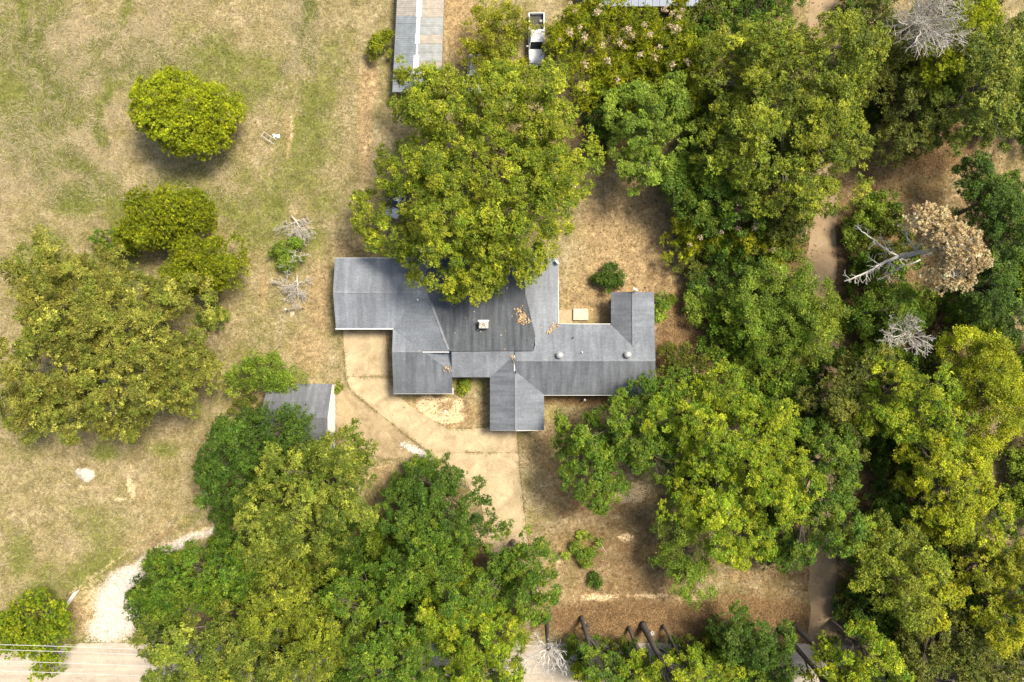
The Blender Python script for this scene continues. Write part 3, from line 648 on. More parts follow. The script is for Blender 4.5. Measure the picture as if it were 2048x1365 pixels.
OAKS = [
 # name, label, style, pal, top, ellipses(px), kwargs
 ('oak_tree','huge yellow green oak overhanging the dark back roof of the house','oak','oakY',15,[(965,330,170,170),(1040,430,130,120),(885,400,100,110),(950,500,150,75,14),(1040,540,60,45,11),(905,560,48,36,11),(880,220,110,100,14),(840,165,62,42,11),(1000,160,70,45,11),(1050,220,120,110,15),(742,430,42,50,10),(800,478,60,34,11),(800,345,60,42,13),(1120,330,75,110,14),(960,570,60,40,11)],{}),
 ('oak_tree','broad pale olive oak with visible limbs between the lane and the flowering thicket','oak','oakL',14,[(1590,180,170,150),(1540,300,140,110),(1680,110,95,90),(1678,305,72,78),(1480,130,85,95),(1460,300,60,85,13),(1600,390,90,50,13)],{'bark':'bark_pale'}),
 ('maple_tree','round bluish green tree beside the bare dirt patch behind the house','maple','fresh',10,[(1300,270,95,85),(1270,210,60,55),(1330,200,55,50),(1290,345,65,40,10)],{}),
 ('oak_tree','wide brownish olive oak spreading over the western field','oak','oakO',15,[(200,640,190,150),(110,560,110,90,12),(330,650,105,110),(260,760,140,90),(90,720,95,100),(370,760,60,70,11),(180,830,130,55,11),(40,800,70,80,11)],{}),
 ('cedar_tree','dark golden green cedar touching the wide olive oak on the field','cedar','cedar',8,[(325,435,92,62,8),(285,465,52,42,6.5),(380,430,48,45,7)],{}),
 ('cedar_tree','golden green cedar next to the dirt track and the dead saplings','cedar','cedar',8,[(415,530,80,64,8),(372,555,50,38,6.5)],{}),
 ('pine_tree','bright lime green pine standing alone in the field','pine','lime',9,[(345,218,98,82,9),(432,222,50,50,7.5),(390,268,72,42,7)],{}),
 ('shrub','loose bright green shrub leaning over the small grey roofed shed','fine','fresh',5,[(535,738,60,44),(572,752,34,32,4),(490,755,38,38,4)],{'dens':.8}),
 ('oak_tree','dark green tree with its branches over the small shed roof','oak','dark',11,[(560,858,78,40),(480,880,70,65),(440,960,55,75),(520,900,60,50)],{'dens':1.15}),
 ('oak_tree','pale grey green oak with lumpy crown beside the driveway apron','oak','oakG',14,[(640,960,115,95),(580,1040,120,80),(690,900,60,50),(700,1010,60,70),(540,1100,75,45,11)],{}),
 ('maple_tree','dark green round headed tree overhanging the driveway bend','maple','dark',11,[(870,985,100,62),(905,1035,85,58),(810,1030,60,60)],{}),
 ('maple_tree','mid green tree directly south of the dark round headed one','maple','maple',13,[(850,1110,100,80),(800,1150,75,65),(900,1180,85,60)],{}),
 ('maple_tree','mid green tree covering the lower end of the driveway','maple','maple',12,[(1030,1125,78,72),(1060,1190,55,60),(980,1180,60,55)],{}),
 ('oak_tree','spiky mid green tree beside the white gravel track','oak','maple',11,[(400,1160,110,75),(330,1200,65,62),(470,1120,75,55),(330,1130,45,30,8)],{'dens':.95}),
 ('oak_tree','olive green tree beside the utility pole above the road','oak','oakG',13,[(430,1270,130,70),(380,1320,80,55),(540,1320,90,70)],{}),
 ('oak_tree','dull green tree in the middle of the roadside grove','oak','oakL',14,[(590,1215,110,80),(640,1290,95,80),(560,1170,70,45)],{}),
 ('maple_tree','dense mid green tree in the roadside grove with deep shadow gaps','maple','maple',14,[(760,1250,105,85),(800,1320,95,65),(700,1190,60,50)],{}),
 ('maple_tree','leaf green tree in the roadside grove next to the bare branched trunk','maple','mapleY',13,[(940,1260,95,75),(960,1335,75,50),(880,1210,65,50),(1010,1250,55,60)],{}),
 ('oak_tree','olive roadside tree overhanging the road west of the dense grove tree','oak','oakL',11,[(480,1360,90,45),(600,1360,80,45),(390,1370,55,30)],{}),
 ('maple_tree','leafy roadside tree overhanging the road below the dense grove tree','maple','maple',11,[(720,1360,90,50),(830,1360,80,45)],{}),
 ('maple_tree','leafy roadside tree overhanging the road west of the bare branched trunk','maple','maple',10,[(930,1360,75,45),(1005,1350,42,42)],{}),
 ('maple_tree','low yellowish roadside tree east of the bare branched trunk','maple','mapleY',7,[(1190,1345,52,34),(1265,1350,50,34)],{}),
 ('maple_tree','low green roadside tree on the verge past the white bucket','maple','mapleY',7,[(1350,1362,50,28),(1440,1345,60,42),(1400,1325,40,30)],{}),
 ('maple_tree','low roadside tree below the deep green shaded tree','maple','maple',7,[(1530,1360,55,32),(1490,1335,45,34)],{}),
 ('oak_tree','dark tree overhanging the eastern stretch of road','oak','darkO',8,[(1840,1365,50,30),(1960,1375,60,32),(2040,1350,45,40)],{}),
 ('pine_tree','bright green pine overhanging the pale road near the farm gate','pine','mapleY',6.5,[(70,1235,72,48),(25,1270,55,45),(90,1285,45,36),(92,1332,22,30,6)],{'dens':.7,'zc':.5,'rzf':.5}),
 ('honey_locust','thin yellow leaved small tree next to the white pickup truck','fine','olive_y',5,[(985,55,75,60),(1000,118,60,45,4),(950,95,45,40,4),(1048,52,26,18,5)],{'dens':.62,'bark':'bark_dark'}),
 ('maple_tree','fresh light green feathery tree beside the sandy lane','fine','fresh',9,[(1560,585,95,72),(1600,640,85,70),(1500,620,70,60),(1560,700,75,45,7)],{'dens':.8}),
 ('maple_tree','yellowish feathery tree leaning over the sandy lane','fine','freshY',9,[(1640,625,52,55),(1625,690,45,45)],{'dens':.8}),
 ('maple_tree','big puffy yellow green maple between the house wing and the lane','maple','mapleY',15,[(1440,890,115,95),(1530,970,115,90),(1410,1000,95,75),(1540,870,85,70),(1480,1080,95,55,12),(1360,830,75,65,13),(1440,770,70,45,12)],{}),
 ('maple_tree','darker maple touching the south east corner of the house roof','maple','maple',10.5,[(1250,850,80,68),(1320,790,70,55),(1185,930,75,75,11),(1300,900,80,55),(1160,870,55,50,10),(1210,990,50,35,9)],{}),
 ('maple_tree','blue green maple at the edge of the lane beside the big puffy maple','maple','maple',14,[(1660,930,70,80),(1670,1020,75,75),(1620,1080,65,45,12)],{}),
 ('maple_tree','small hanging fresh green tree over the brown leaf litter','fine','fresh',8,[(1375,1110,58,50),(1385,1165,48,40),(1340,1060,48,40)],{'dens':.85}),
 ('sassafras_tree','smooth bright yellow green tree at the eastern edge of the wood','fine','yellow',12,[(1975,740,85,80),(1990,820,70,85),(1940,690,55,45),(1950,870,55,40)],{'dens':1.1}),
 ('maple_tree','lit green maple beside the brown dead undergrowth','maple','mapleY',13,[(1820,770,78,60),(1870,840,60,65),(1770,830,55,55)],{}),
 ('oak_tree','dull dark green tree overhanging the middle of the lane','oak','darkO',10,[(1690,800,70,70),(1730,740,60,45),(1700,870,55,50)],{}),
 ('hickory_tree','broad golden green tree in the eastern wood below the smooth yellow tree','maple','yellow',13,[(1930,960,92,75),(1900,1030,80,60),(1850,920,65,60),(1960,1040,60,60)],{}),
 ('oak_tree','mottled olive tree with golden lower boughs beside the lane end','oak','oakL',13,[(1800,1130,95,75),(1750,1090,65,60),(1810,1200,65,55)],{}),
 ('hickory_tree','golden boughs tree next to the mottled olive tree','maple','gold',11,[(1870,1170,52,55),(1850,1210,45,35)],{}),
 ('hickory_tree','bright golden tree at the south east corner of the wood','maple','gold',12,[(2015,1235,62,55),(1985,1270,45,38),(2040,1180,45,45)],{}),
 ('maple_tree','olive tree north of the bright golden corner tree','maple','olive_y',11,[(1985,1130,60,45),(2040,1110,45,60),(1950,1150,45,40)],{}),
 ('maple_tree','bright yellow green roadside tree with two dark trunks beside it','maple','mapleY',12,[(1735,1305,75,52),(1700,1345,55,35),(1790,1345,50,30)],{}),
 ('oak_tree','dark green shaded tree behind the bright roadside tree','oak','darkO',9,[(1890,1270,85,60),(1830,1320,70,45),(1950,1330,70,50)],{}),
 ('oak_tree','dark green oak filling the northeast corner of the wood','oak','oakG',14,[(1985,170,80,90),(2030,90,55,80),(1920,230,70,55),(2010,240,60,45)],{}),
 ('oak_tree','dull olive oak between the dead grey tree and the leaf strewn clearing','oak','darkO',9,[(1850,250,60,65),(1810,190,50,55),(1800,290,45,40)],{}),
 ('pine_tree','bright green pine growing behind the bare grey tree','pine','lime',13,[(1915,80,45,48),(1945,40,40,40),(1870,125,40,32),(1865,155,32,22)],{'dens':.9}),
 ('oak_tree','very dark green tree on the eastern edge beside the tan dead tree','oak','dark',9,[(1985,400,75,70),(2020,480,55,70),(1950,350,50,45)],{}),
 ('oak_tree','dark green tree below the tan dead tree on the eastern edge','oak','dark',11,[(1995,570,65,60),(2030,640,45,50),(1960,620,40,35)],{}),
 ('maple_tree','small mid green tree between the two dead trees','fine','maple',8,[(1790,600,62,45),(1750,620,45,40),(1810,640,40,30)],{'dens':.85}),
 ('oak_tree','dark understorey tree at the northern end of the lane','oak','darkO',9,[(1740,40,55,50),(1770,110,45,60),(1730,160,40,50)],{}),
 ('maple_tree','mid green tree below the flowering thicket near the lane','maple','maple',8,[(1420,395,75,55),(1480,430,70,50),(1360,360,50,55)],{}),
 ('shrub','dark green thicket beside the sandy lane','oak','darkO',6,[(1570,455,60,45),(1610,400,40,50)],{}),
 ('cedar_tree','dark spiky cedar reaching over the white gravel','cedar','dark',7,[(305,1205,46,58),(340,1145,42,38),(330,1250,40,38)],{'dens':.8}),
 ('oak_tree','dark low tree beneath the large leafless grey tree','oak','darkO',6,[(1850,70,62,50),(1800,120,45,45),(1880,20,50,35)],{}),
 # roadside trees whose trunks show
 ('oak_tree','roadside tree with slender trunk rising beside a dark stump','maple','maple',11,[(1186,1322,38,28),(1215,1345,36,26)],{'base':(1163,1236),'bark':'bark_dark','trunk_r':.26}),
 ('oak_tree','roadside tree with thin trunk between the stump and the white bucket','maple','mapleY',10,[(1290,1338,36,26),(1262,1352,34,24)],{'base':(1258,1256),'bark':'bark_dark','trunk_r':.22}),
 ('oak_tree','roadside tree with stout leaning trunk beside the white bucket','maple','mapleY',13,[(1336,1352,42,28),(1370,1362,40,28)],{'base':(1286,1250),'bark':'bark_dark','trunk_r':.42}),
 ('oak_tree','roadside tree with the thinnest trunk, east of the white bucket','maple','mapleY',10,[(1374,1332,36,26),(1410,1348,40,30)],{'base':(1326,1252),'bark':'bark_dark','trunk_r':.18}),
 ('oak_tree','deep green shaded tree at the foot of the lane','oak','dark',9,[(1510,1290,70,55),(1560,1335,55,40),(1470,1255,45,30)],{}),
 ('pine_tree','tall roadside pine with dark forked trunk over the lane mouth','pine','lime',15,[(1668,1385,45,35)],{'base':(1560,1258),'bark':'bark_dark','trunk_r':.36,'dens':.7}),
 ('pine_tree','tall roadside pine with single dark trunk over the lane mouth','pine','lime',15,[(1712,1375,45,35)],{'base':(1588,1250),'bark':'bark_dark','trunk_r':.36,'dens':.7}),
]
for t in OAKS:
    nm, lb, st, pl, top, el, kw = t
    tree(nm, lb, 'shrub' if nm == 'shrub' else 'tree', st, pl, top, el, **kw)

# flowering thicket (compound leaved shrubs with cream plumes)
FLOW = [
 ('tallest plumed thicket shrub, next to the pale blue roof', 6.5, [(1335,75,85,70),(1380,140,60,60,5)], [(1330,20),(1345,28),(1358,35),(1365,22),(1340,52),(1352,60),(1318,95),(1300,70),(1290,50)]),
 ('yellow tipped plumed thicket shrub standing over the truck side','6', [(1175,60,68,60),(1130,90,50,55,5),(1205,30,50,40,5)], [(1140,8),(1150,22),(1195,25),(1200,12),(1160,55),(1140,65),(1120,80),(1170,75)]),
 ('plumed thicket shrub between the truck and the bluish green tree', 5.5, [(1230,140,70,55),(1185,165,50,45,4.5),(1260,180,50,40,4.5)], [(1205,92),(1240,85),(1250,95),(1215,122),(1170,130),(1160,170),(1165,180),(1235,160)]),
 ('dark plumed thicket shrub beside the pale olive oak', 5.5, [(1350,190,50,45),(1290,110,60,50),(1270,60,55,50)], [(1280,110),(1310,115),(1345,130),(1375,125),(1255,60),(1265,72)]),
 ('low plumed thicket shrub near the bare dirt clearing', 4.5, [(1395,450,58,48),(1360,490,40,35,3.5),(1440,480,50,35,3.5)], [(1405,408),(1475,405),(1440,465),(1400,475),(1380,490),(1470,400)]),
 ('low plumed thicket shrub close to the lane', 4.5, [(1520,475,55,38),(1480,490,45,30,3.5),(1560,500,40,30,3.5)], [(1475,458),(1510,455),(1545,500),(1610,462),(1480,465)]),
]
rf = np.random.default_rng(5)
def flower_mesh(seed):
    r = np.random.default_rng(seed); n = 60
    d = unit(r.normal(0, 1, (n, 3)) + np.array([0, 0, .5])); p = d*0.24*(r.random((n, 1))**.5)*np.array([1.2, .9, 1.2])
    t = unit(r.normal(0, 1, (n, 3))); nn = unit(r.normal(0, 1, (n, 3))); 
    V = np.stack([p + t*.09, p - t*.05 + nn*.05, p - t*.05 - nn*.05], 1); return V, pick(r, n, PAL['cream'])
fproto = []
for s in range(3):
    V, C = flower_mesh(30+s); fproto.append((V, C))
fm = []
for lb, top, el, fl in FLOW:
    top = float(top)
    root = tree('plumed_shrub', lb, 'shrub', 'compound', 'aralia', top, el, bark='bark_dark')
    for (fx, fy) in fl:
        k = rf.integers(0, 3)
        if len(fm) <= k or True:
            if len(fm) < 3:
                o = trimesh('flower_head', *fproto[len(fm)], M['leaf'], root); fm.append(o.data)
            else:
                o = bpy.data.objects.new('flower_head', fm[k]); link(o, root)
        o.location = P(fx, fy, top*1.09) - root.location
        s = 1.2 + 1.0*rf.random(); o.scale = (s, s*.85, s*1.1); o.rotation_euler = (0, 0, rf.random()*6.28)

# understorey shrubs, small bushes
def bush(name, label, px, py, rpx, top, pal, style='shrub', dens=1.3, group=None, ry=None, seed=None):
    return tree(name, label, 'shrub', style, pal, top, [(px, py, rpx, ry or rpx)], dens=dens, zc=0.45, rzf=0.5, limbs=.5, trunk_r=.05, group=group, seed=seed)
bush('shrub','round dark green bush standing alone on the dirt behind the house',1216,556,27,2.0,'dark',dens=2.2)
bush('shrub','small dark bush alone on the leaf litter south of the house',1195,1161,12,1.1,'dark',dens=2.6)
bush('shrub','rounded yellow green bush against the long metal shed',765,92,26,2.6,'cedar',dens=1.5)
bush('shrub','tiny green tuft beside the corner of the small shed',672,774,6,.5,'freshY',dens=2.5)
bush('shrub','leafy green bush tangled with the dead saplings',578,508,34,1.6,'fresh',dens=1.2,ry=40)
bush('shrub','narrow green bush along the eastern wall of the house',1322,612,13,1.4,'fresh',dens=1.6,ry=30)
bush('shrub','low weedy bush growing in the nook under the front eave',925,770,16,.7,'freshY',dens=1.6)
bush('shrub','spreading grass green ground bush south of the driveway',1165,1105,34,.7,'fresh',dens=.9)
under = [(1420,560,55,2.6),(1400,610,45,2.2),(1460,640,50,2.6),(1390,520,40,2.0),(1500,545,45,2.4),(1440,700,45,2.2),(1350,720,40,3.0),(1385,745,40,3.0),(1700,470,40,2.5),(1720,560,45,2.6),(1700,640,45,2.5),(1730,690,40,2.6),(1640,720,40,3),(1930,560,40,2.5),(1880,590,36,2.2),(1690,1180,40,2.6),(1710,1230,45,2.6),(1780,1260,50,3),(1660,1290,26,1.6),(1470,1330,50,3),(1420,1270,40,2),(1222,1292,34,3.5),(1150,1284,30,3.5),(1185,1292,32,4),(1262,1288,32,4),(1338,1290,34,4),(1378,1286,34,4),(1425,1290,36,4.5),(1480,1286,38,4.5),(1535,1290,34,4),(1960,1230,40,3),(2030,1010,40,3),(2020,920,40,3),(1220,230,45,3),(1200,280,36,2.4),(1420,230,40,3),(1390,300,40,3),(1700,230,40,3),(1900,1100,40,3),(1590,760,45,3),(1650,850,45,3),(450,1010,40,3),(660,1130,50,3),(700,1080,40,3),(1860,1340,50,3),(1990,1340,45,3),(500,820,40,2.4),(250,500,40,3),(440,640,30,2),(1340,600,14,1.2),(1440,45,45,3.5),(1490,20,45,3.5),(1560,15,40,3),(1700,25,40,3),(1420,90,40,3.5)]
def clear_of(px, py):
    if LANE[0]-34 < px < LANE[1]+34: return False
    if px < 1070 and (py < 860 + max(0, 560-px)*.6 or (px > 660 and py < 945) or (px > 900 and py < 1110) or (px < 470 and py < 1120) or (px > 740 and px < 800 and py < 1000)): return False
    for (cx, cy, rx, ry) in ((1255,470,130,150),(1880,325,190,85),(1500,1190,190,75),(1860,480,110,90),(1600,520,60,70),(1240,1080,190,190),(1700,1290,60,60),(1380,640,40,90)):
        if ((px-cx)/rx)**2 + ((py-cy)/ry)**2 < 1: return False
    return True
ru = np.random.default_rng(99); pts_u = [(a, b) for a, b, _, _ in under]
while len(pts_u) < 215:
    if len(pts_u) % 4 == 0: a, b = 400 + 660*ru.random(), 850 + 430*ru.random()
    else: a, b = 1330 + 740*ru.random(), -10 + 1370*ru.random()
    if clear_of(a, b) and min(math.hypot(a-q[0], b-q[1]) for q in pts_u) > 30: pts_u.append((a, b)); under.append((a, b, 38 + 26*ru.random(), 2.8 + 2.4*ru.random()))
def ulabel(px, py):
    if px < 1070: return 'low shrub under the trees around the western field and grove', 'shrubs of the western groves'
    if py > 1255 and px < 1600: return 'low green shrub on the road verge below the brown leaf litter', 'verge shrubs'
    if px < 1330: return 'low shrub tucked in beneath the bluish green tree', 'shrubs under the bluish green tree'
    if px < LANE[0] and py < 520: return 'low shrub beneath the broad pale olive oak', 'shrubs under the olive oak'
    if px < LANE[0] and py < 780: return 'low shrub in the feathery thicket between house wing and lane', 'shrubs beside the house wing'
    if px < LANE[0]: return 'low shrub beneath the big puffy yellow green maple', 'shrubs under the puffy maple'
    if py < 390: return 'low shrub in the wood around the leaf strewn clearing', 'shrubs of the clearing'
    if py < 720: return 'low shrub around the dead trees east of the lane', 'shrubs around the dead trees'
    if py < 1000: return 'low shrub between the lane and the yellow trees', 'shrubs below the yellow trees'
    return 'low shrub beneath the mottled olive and golden trees', 'shrubs under the golden trees'
protos = []
for i, (px, py, rr, tp) in enumerate(under):
    if i < 6:
        lb, gp_ = ulabel(px, py); protos.append((bush('understorey_shrub', lb, px, py, 46, 2.8, ('dark','fresh','maple','darkO','dark','maple')[i], dens=.95, group=gp_, seed=400+i), 46)); continue
    src, r0 = protos[int(ru.integers(0, 6))]; c = src.copy(); COL.objects.link(c); c.location = P(px, py, 0); k = rr/r0; c['label'], c['group'] = ulabel(px, py)
    c.scale = (k, k, tp/2.8); c.rotation_euler = (0, 0, ru.random()*6.28)
    for ch in src.children:
        d = ch.copy(); COL.objects.link(d); d.parent = c
for (px, py, rr, lb) in ((1880,690,42,'dry brown bush below the small dead tree'),(1905,625,45,'dry brown bush under the tan dead tree'),(1850,740,30,'small dry brown bush beside the lit green maple'),(1945,640,24,'pinkish tan dry bush beside the smooth yellow tree')):
    bush('dry_bush',lb,px,py,rr,2.2,'brown' if rr > 25 else 'tan','shrub',.8)

# ------------------------------------------------------------------ dead and bare trees
def grow(b, r, p, d, L, rad, depth, spread=.55, up=.25, minr=.018, kids=5, wob=.12):
    n = 5; pts = [p.copy()]; dd = d.copy()
    for i in range(n):
        dd = (dd + Vector((r.normal(0, wob), r.normal(0, wob), r.normal(0, wob*.7) + up*.08))).normalized()
        pts.append(pts[-1] + dd*L/n)
    rs = [max(minr, rad*(1 - .72*i/n)) for i in range(n+1)]
    b.tube(pts, rs, 6 if rad > .08 else (4 if rad > .03 else 3), rad > .05)
    if depth == 0: return
    for k in range(kids):
        t = .22 + .78*(k + r.random())/kids; i = min(n-1, int(t*n)); q = pts[i].lerp(pts[i+1], t*n - i)
        a = (pts[i+1]-pts[i]).normalized(); s = Vector((r.normal(), r.normal(), r.normal() + up)); s = (s - a*s.dot(a)).normalized()
        nd = (a*(1-spread) + s*spread + Vector((0, 0, up*.3))).normalized()
        grow(b, r, q, nd, L*(.72 - .34*t)*(0.8+.4*r.random()), max(minr, rs[i]*.6), depth-1, spread, up, minr, kids, wob*1.25)
def bare(name, label, base, stems, mat='deadwood', seed=1, tops=None, cat='tree', part='trunk'):
    """stems: list of (points[(px,py,z)], radius, kids, depth, kid length)"""
    r = np.random.default_rng(seed); bp = P(*base); root = thing(name, bp, label, cat); b = MB()
    for pts, rad, kids, depth, kl, up in stems:
        W = [P(*q) - bp for q in pts]; fine = []
        for i in range(len(W)-1):
            for t in np.linspace(0, 1, 5)[:-1]: fine.append(W[i].lerp(W[i+1], t) + Vector((r.normal(0, .05), r.normal(0, .05), r.normal(0, .04)))*(i+t > 0))
        fine.append(W[-1]); m = len(fine)
        b.tube(fine, [max(.022, rad*(1-.8*i/(m-1))) for i in range(m)], 7)
        for k in range(kids):
            t = .2 + .8*(k + r.random())/kids; i = min(m-2, int(t*(m-1))); q = fine[i]; a = (fine[i+1]-fine[i]).normalized()
            s = Vector((r.normal(), r.normal(), r.normal()*.8 + up)); s = (s - a*s.dot(a)).normalized()
            grow(b, r, q, (a*.55 + s*.6).normalized(), kl*(1.1 - .5*t)*(.7+.6*r.random()), max(.014, rad*(.45 - .3*t)), depth, .5, up)
    o = b.build(part, M[mat], root, smooth=True)
    return root
dt = bare('dead_tree','half dead leaning tree with white bare limbs and tan withered foliage',(1748,519),[
  ([(1748,519,0),(1790,515,4.5),(1840,505,9),(1885,498,12),(1925,490,14)],.42,4,1,1.6,.3),
  ([(1800,513,5.5),(1770,525,7),(1735,545,7.5),(1688,563,7.5)],.24,16,1,1.5,.2),
  ([(1795,512,5.2),(1765,495,7.5),(1735,470,9),(1714,454,10)],.12,8,1,1.3,.2),
  ([(1780,515,4),(1770,490,6.5),(1760,468,8)],.08,6,1,.9,.2),
  ([(1832,503,8.5),(1815,475,10.5),(1802,445,11.5)],.11,8,1,1.0,.2),
  ([(1832,500,8.8),(1852,470,11),(1868,430,13)],.11,9,1,1.4,.2),
  ([(1855,470,11),(1838,450,12),(1830,425,13)],.07,7,1,1.1,.2),
  ([(1880,498,12),(1915,490,13.2),(1945,478,14)],.12,9,1,1.3,.2),
  ([(1878,500,11.5),(1895,530,12),(1920,548,12)],.09,9,1,1.2,.1),
  ([(1840,520,7),(1800,535,7),(1760,560,7)],.10,9,1,1.3,.1)],seed=3)
r = np.random.default_rng(77); el = []
for (px, py, rr, z) in ((1855,432,30,13),(1835,445,20,12.5),(1895,445,26,13),(1905,475,32,13.5),(1940,480,36,14),(1955,515,34,13.5),(1915,520,34,12.5),(1870,548,20,11),(1890,565,26,10.5),(1925,555,30,11.5),(1868,490,16,12)):
    c = P(px, py, z); k = PX*(CAM_H-z)/CAM_H; el.append((c.x, c.y, z-.9, rr*k, rr*k, 1.2))
V, C, _, _ = foliage(el, 'pine', 'tan', r, .5); TOTAL[0] += len(V)
trimesh('withered_foliage', V - np.array(dt.location), C, M['needle'], dt)
def radial(name, label, base, apx, z0, nst, lenpx, zt, seed, mat='deadwood', kl=1.2, rad=.13, bias=(0, 0), kids=8, cat='tree', darktrunk=False):
    r = np.random.default_rng(seed); st = [([(base[0], base[1], 0), ((base[0]+apx[0])/2, (base[1]+apx[1])/2, z0*.5), (apx[0], apx[1], z0)], rad*1.5, 0, 0, 1, .2)]
    for k in range(nst):
        a = 6.28*k/nst + r.normal(0, .25); L = lenpx*(.6+.6*r.random()); ex = apx[0] + math.cos(a)*L + bias[0]; ey = apx[1] + math.sin(a)*L*.85 + bias[1]
        st.append(([(apx[0], apx[1], z0*.95), (apx[0]*.5+ex*.5 + r.normal(0, 4), apx[1]*.5+ey*.5 + r.normal(0, 4), z0*.5+zt*.5+.3), (ex, ey, zt)], rad*.55, kids, 1, kl, .25))
    if darktrunk:
        root = bare(name, label, base, st[1:], mat, seed, cat=cat, part='branches'); bp = root.location
        W = [P(*q) - bp for q in st[0][0]]; MB().tube([W[0] - Vector((0,0,.1)), W[0] + (W[1]-W[0])*.1, W[1], W[2]], [rad*1.9, rad*1.45, rad*1.25, rad*.95], 9).build('trunk', M['bark_dark'], root, smooth=True)
        return root
    return bare(name, label, base, st, mat, seed, cat=cat)
radial('dead_tree','small leafless grey tree with radiating branches over dry brown bushes',(1750,672),(1812,667),6.5,12,52,8.5,21,kl=1.3,rad=.12)
radial('dead_tree','large leafless grey tree with broom like twigs in the northeast wood',(1760,110),(1840,48),9,18,72,12.5,22,'deadwood',2.3,.26,(30,-8),12)
radial('dead_tree','bare branched dead trunk standing at the pale road edge',(1093,1238),(1096,1298),9,10,42,9.5,23,'deadwood',1.3,.20,(-5,22),7,darktrunk=True)
bare('dead_sapling','dead bare sapling fallen with its white stem end toward the field',(600,455),[([(583,432,.5),(595,447,.6),(605,462,.6),(612,480,.4)],.10,16,2,1.6,.1),([(593,443,.6),(575,452,.6),(553,458,.4)],.055,11,1,1.2,.1),([(597,450,.6),(585,465,.6),(575,480,.4)],.05,9,1,1.0,.1),([(592,443,.6),(605,440,.6),(618,438,.4)],.04,6,1,.7,.1)],seed=31)
bare('dead_sapling','dead twisted sapling lying over the leafy green bush',(585,530),[([(560,540,.2),(572,533,1.2),(585,520,1.8),(592,500,1.9)],.05,9,1,.9,.2),([(588,512,1.8),(605,512,1.6),(618,508,1.4)],.04,6,1,.6,.1),([(572,560,.2),(576,545,1.2),(580,535,1.5),(560,522,1.2)],.04,7,1,.7,.2)],seed=32)
bare('dead_sapling','dead bare sapling with fan of twigs closest to the fence corner post',(594,551),[([(594,551,.4),(595,566,.9),(594,580,.9),(597,604,.5)],.09,16,2,1.5,.1),([(594,562,.9),(580,572,.8),(560,570,.4),(548,562,.2)],.06,14,1,1.2,.1),([(594,575,.9),(580,590,.8),(570,602,.4)],.05,9,1,1.0,.1),([(595,566,.9),(612,562,.8),(625,560,.4)],.035,9,1,.8,.1),([(572,592,.3),(570,575,.8),(576,552,1)],.03,6,1,.7,.1)],seed=33)
# dark stump
st = P(1173, 1253); rt = thing('tree_stump', st, 'short dark tree stump beside a slender roadside trunk', 'stump')
MB().lathe([(.36,0),(.30,.2),(.26,.9),(.22,.95)], 10).build('stump_wood', M['bark_dark'], rt, smooth=False)
fb = P(1205, 1093); o = MB().tube([(-.6,.9,.06),(-.1,.1,.1),(.5,-.8,.06)], [.03,.035,.02], 5).build('fallen_branch', M['deadwood']); o.location = fb
tag(o, 'thin pale stick lying on the leaf litter near the green ground bush', 'branch')
print('FOLIAGE TRIS', TOTAL[0])

# ------------------------------------------------------------------ house
Z = 2.7
H = thing('house', P(960, 650), 'long grey shingled ranch house with dark flat middle roof', 'house')
hl = H.location.copy()
def roof(name, pts, mat, th=.14, label=None):
    b = MB(); b.slab([P(*q) - hl for q in pts], th); o = b.build(name, M[mat], H)
    if label: o['label'] = label
    return o
roof('roof_slope', [(670,517,Z),(666,585,3.53),(842,585,3.53),(776,517,Z)], 'sh_y')
roof('roof_slope', [(666,585,3.53),(672,657,Z),(787,657,Z),(842,585,3.53)], 'sh_y')
roof('roof_slope', [(776,517,Z),(842,585,3.53),(847,568,3.6),(862,517,2.95)], 'sh_x')
roof('roof_slope', [(842,585,3.53),(787,657,Z),(845,703,3.57),(898,703,4.33),(847,568,3.6)], 'sh_x')
roof('roof_slope', [(786,657,Z),(784,703,3.57),(845,703,3.57)], 'sh_y')
roof('roof_slope', [(784,703,3.57),(787,787,Z),(905,787,Z),(904,745,3.13),(845,703,3.57)], 'sh_shade_stain')
roof('roof_slope', [(845,703,3.57),(904,745,3.13),(902,704,3.25)], 'sh_x')
dk = [(899,703,4.36),(1066,702,3.98),(1071,672,3.9),(1051,590,3.85),(1046,517,3.65),(862,517,3.02),(846,566,3.66)]
b = MB(); W = [P(*q) - hl for q in dk]; c = P(960,620,4.0) - hl; n = len(W)
b.v = [tuple(w) for w in W] + [tuple(c)] + [(w.x, w.y, w.z-.2) for w in W]
b.f = [(i, (i+1) % n, n) for i in range(n)] + [(i, n+1+i, n+1+(i+1) % n, (i+1) % n) for i in range(n)] + [tuple(range(2*n, n, -1))]
o = b.build('flat_roof', M['sh_dark'], H); o['label'] = 'dark stained low slope roof section'
roof('roof_slope', [(903,704,4.33),(1029,703,4.02),(1028,712,3.72),(980,755,Z),(904,755,Z)], 'sh_light')
roof('roof_slope', [(1030,721,4.1),(1030,703,3.76),(1067,702,3.74),(1070,690,3.52),(1115,648,Z),(1222,650,Z),(1267,694,3.58),(1309,650,Z),(1311,721,4.1)], 'sh_y')
roof('roof_slope', [(1030,721,4.1),(1311,721,4.1),(1309,790,Z),(1088,790,Z),(1033,745,3.68),(1030,742,3.7)], 'sh_shade_stain')
roof('roof_slope', [(980,755,Z),(1028,712,3.7),(1030,742,3.75),(1032,861,3.75),(980,860,Z)], 'sh_shade_stain_x')
roof('roof_slope', [(1032,744,3.75),(1088,790,Z),(1088,860,Z),(1032,861,3.75)], 'sh_x')
roof('roof_slope', [(1046,517,3.6),(1050,590,3.72),(1070,672,3.62),(1070,690,3.5),(1115,648,Z),(1117,517,Z)], 'sh_light')
roof('roof_slope', [(1222,585,Z),(1266,584,3.58),(1267,694,3.58),(1222,650,Z)], 'sh_shade_stain_x')
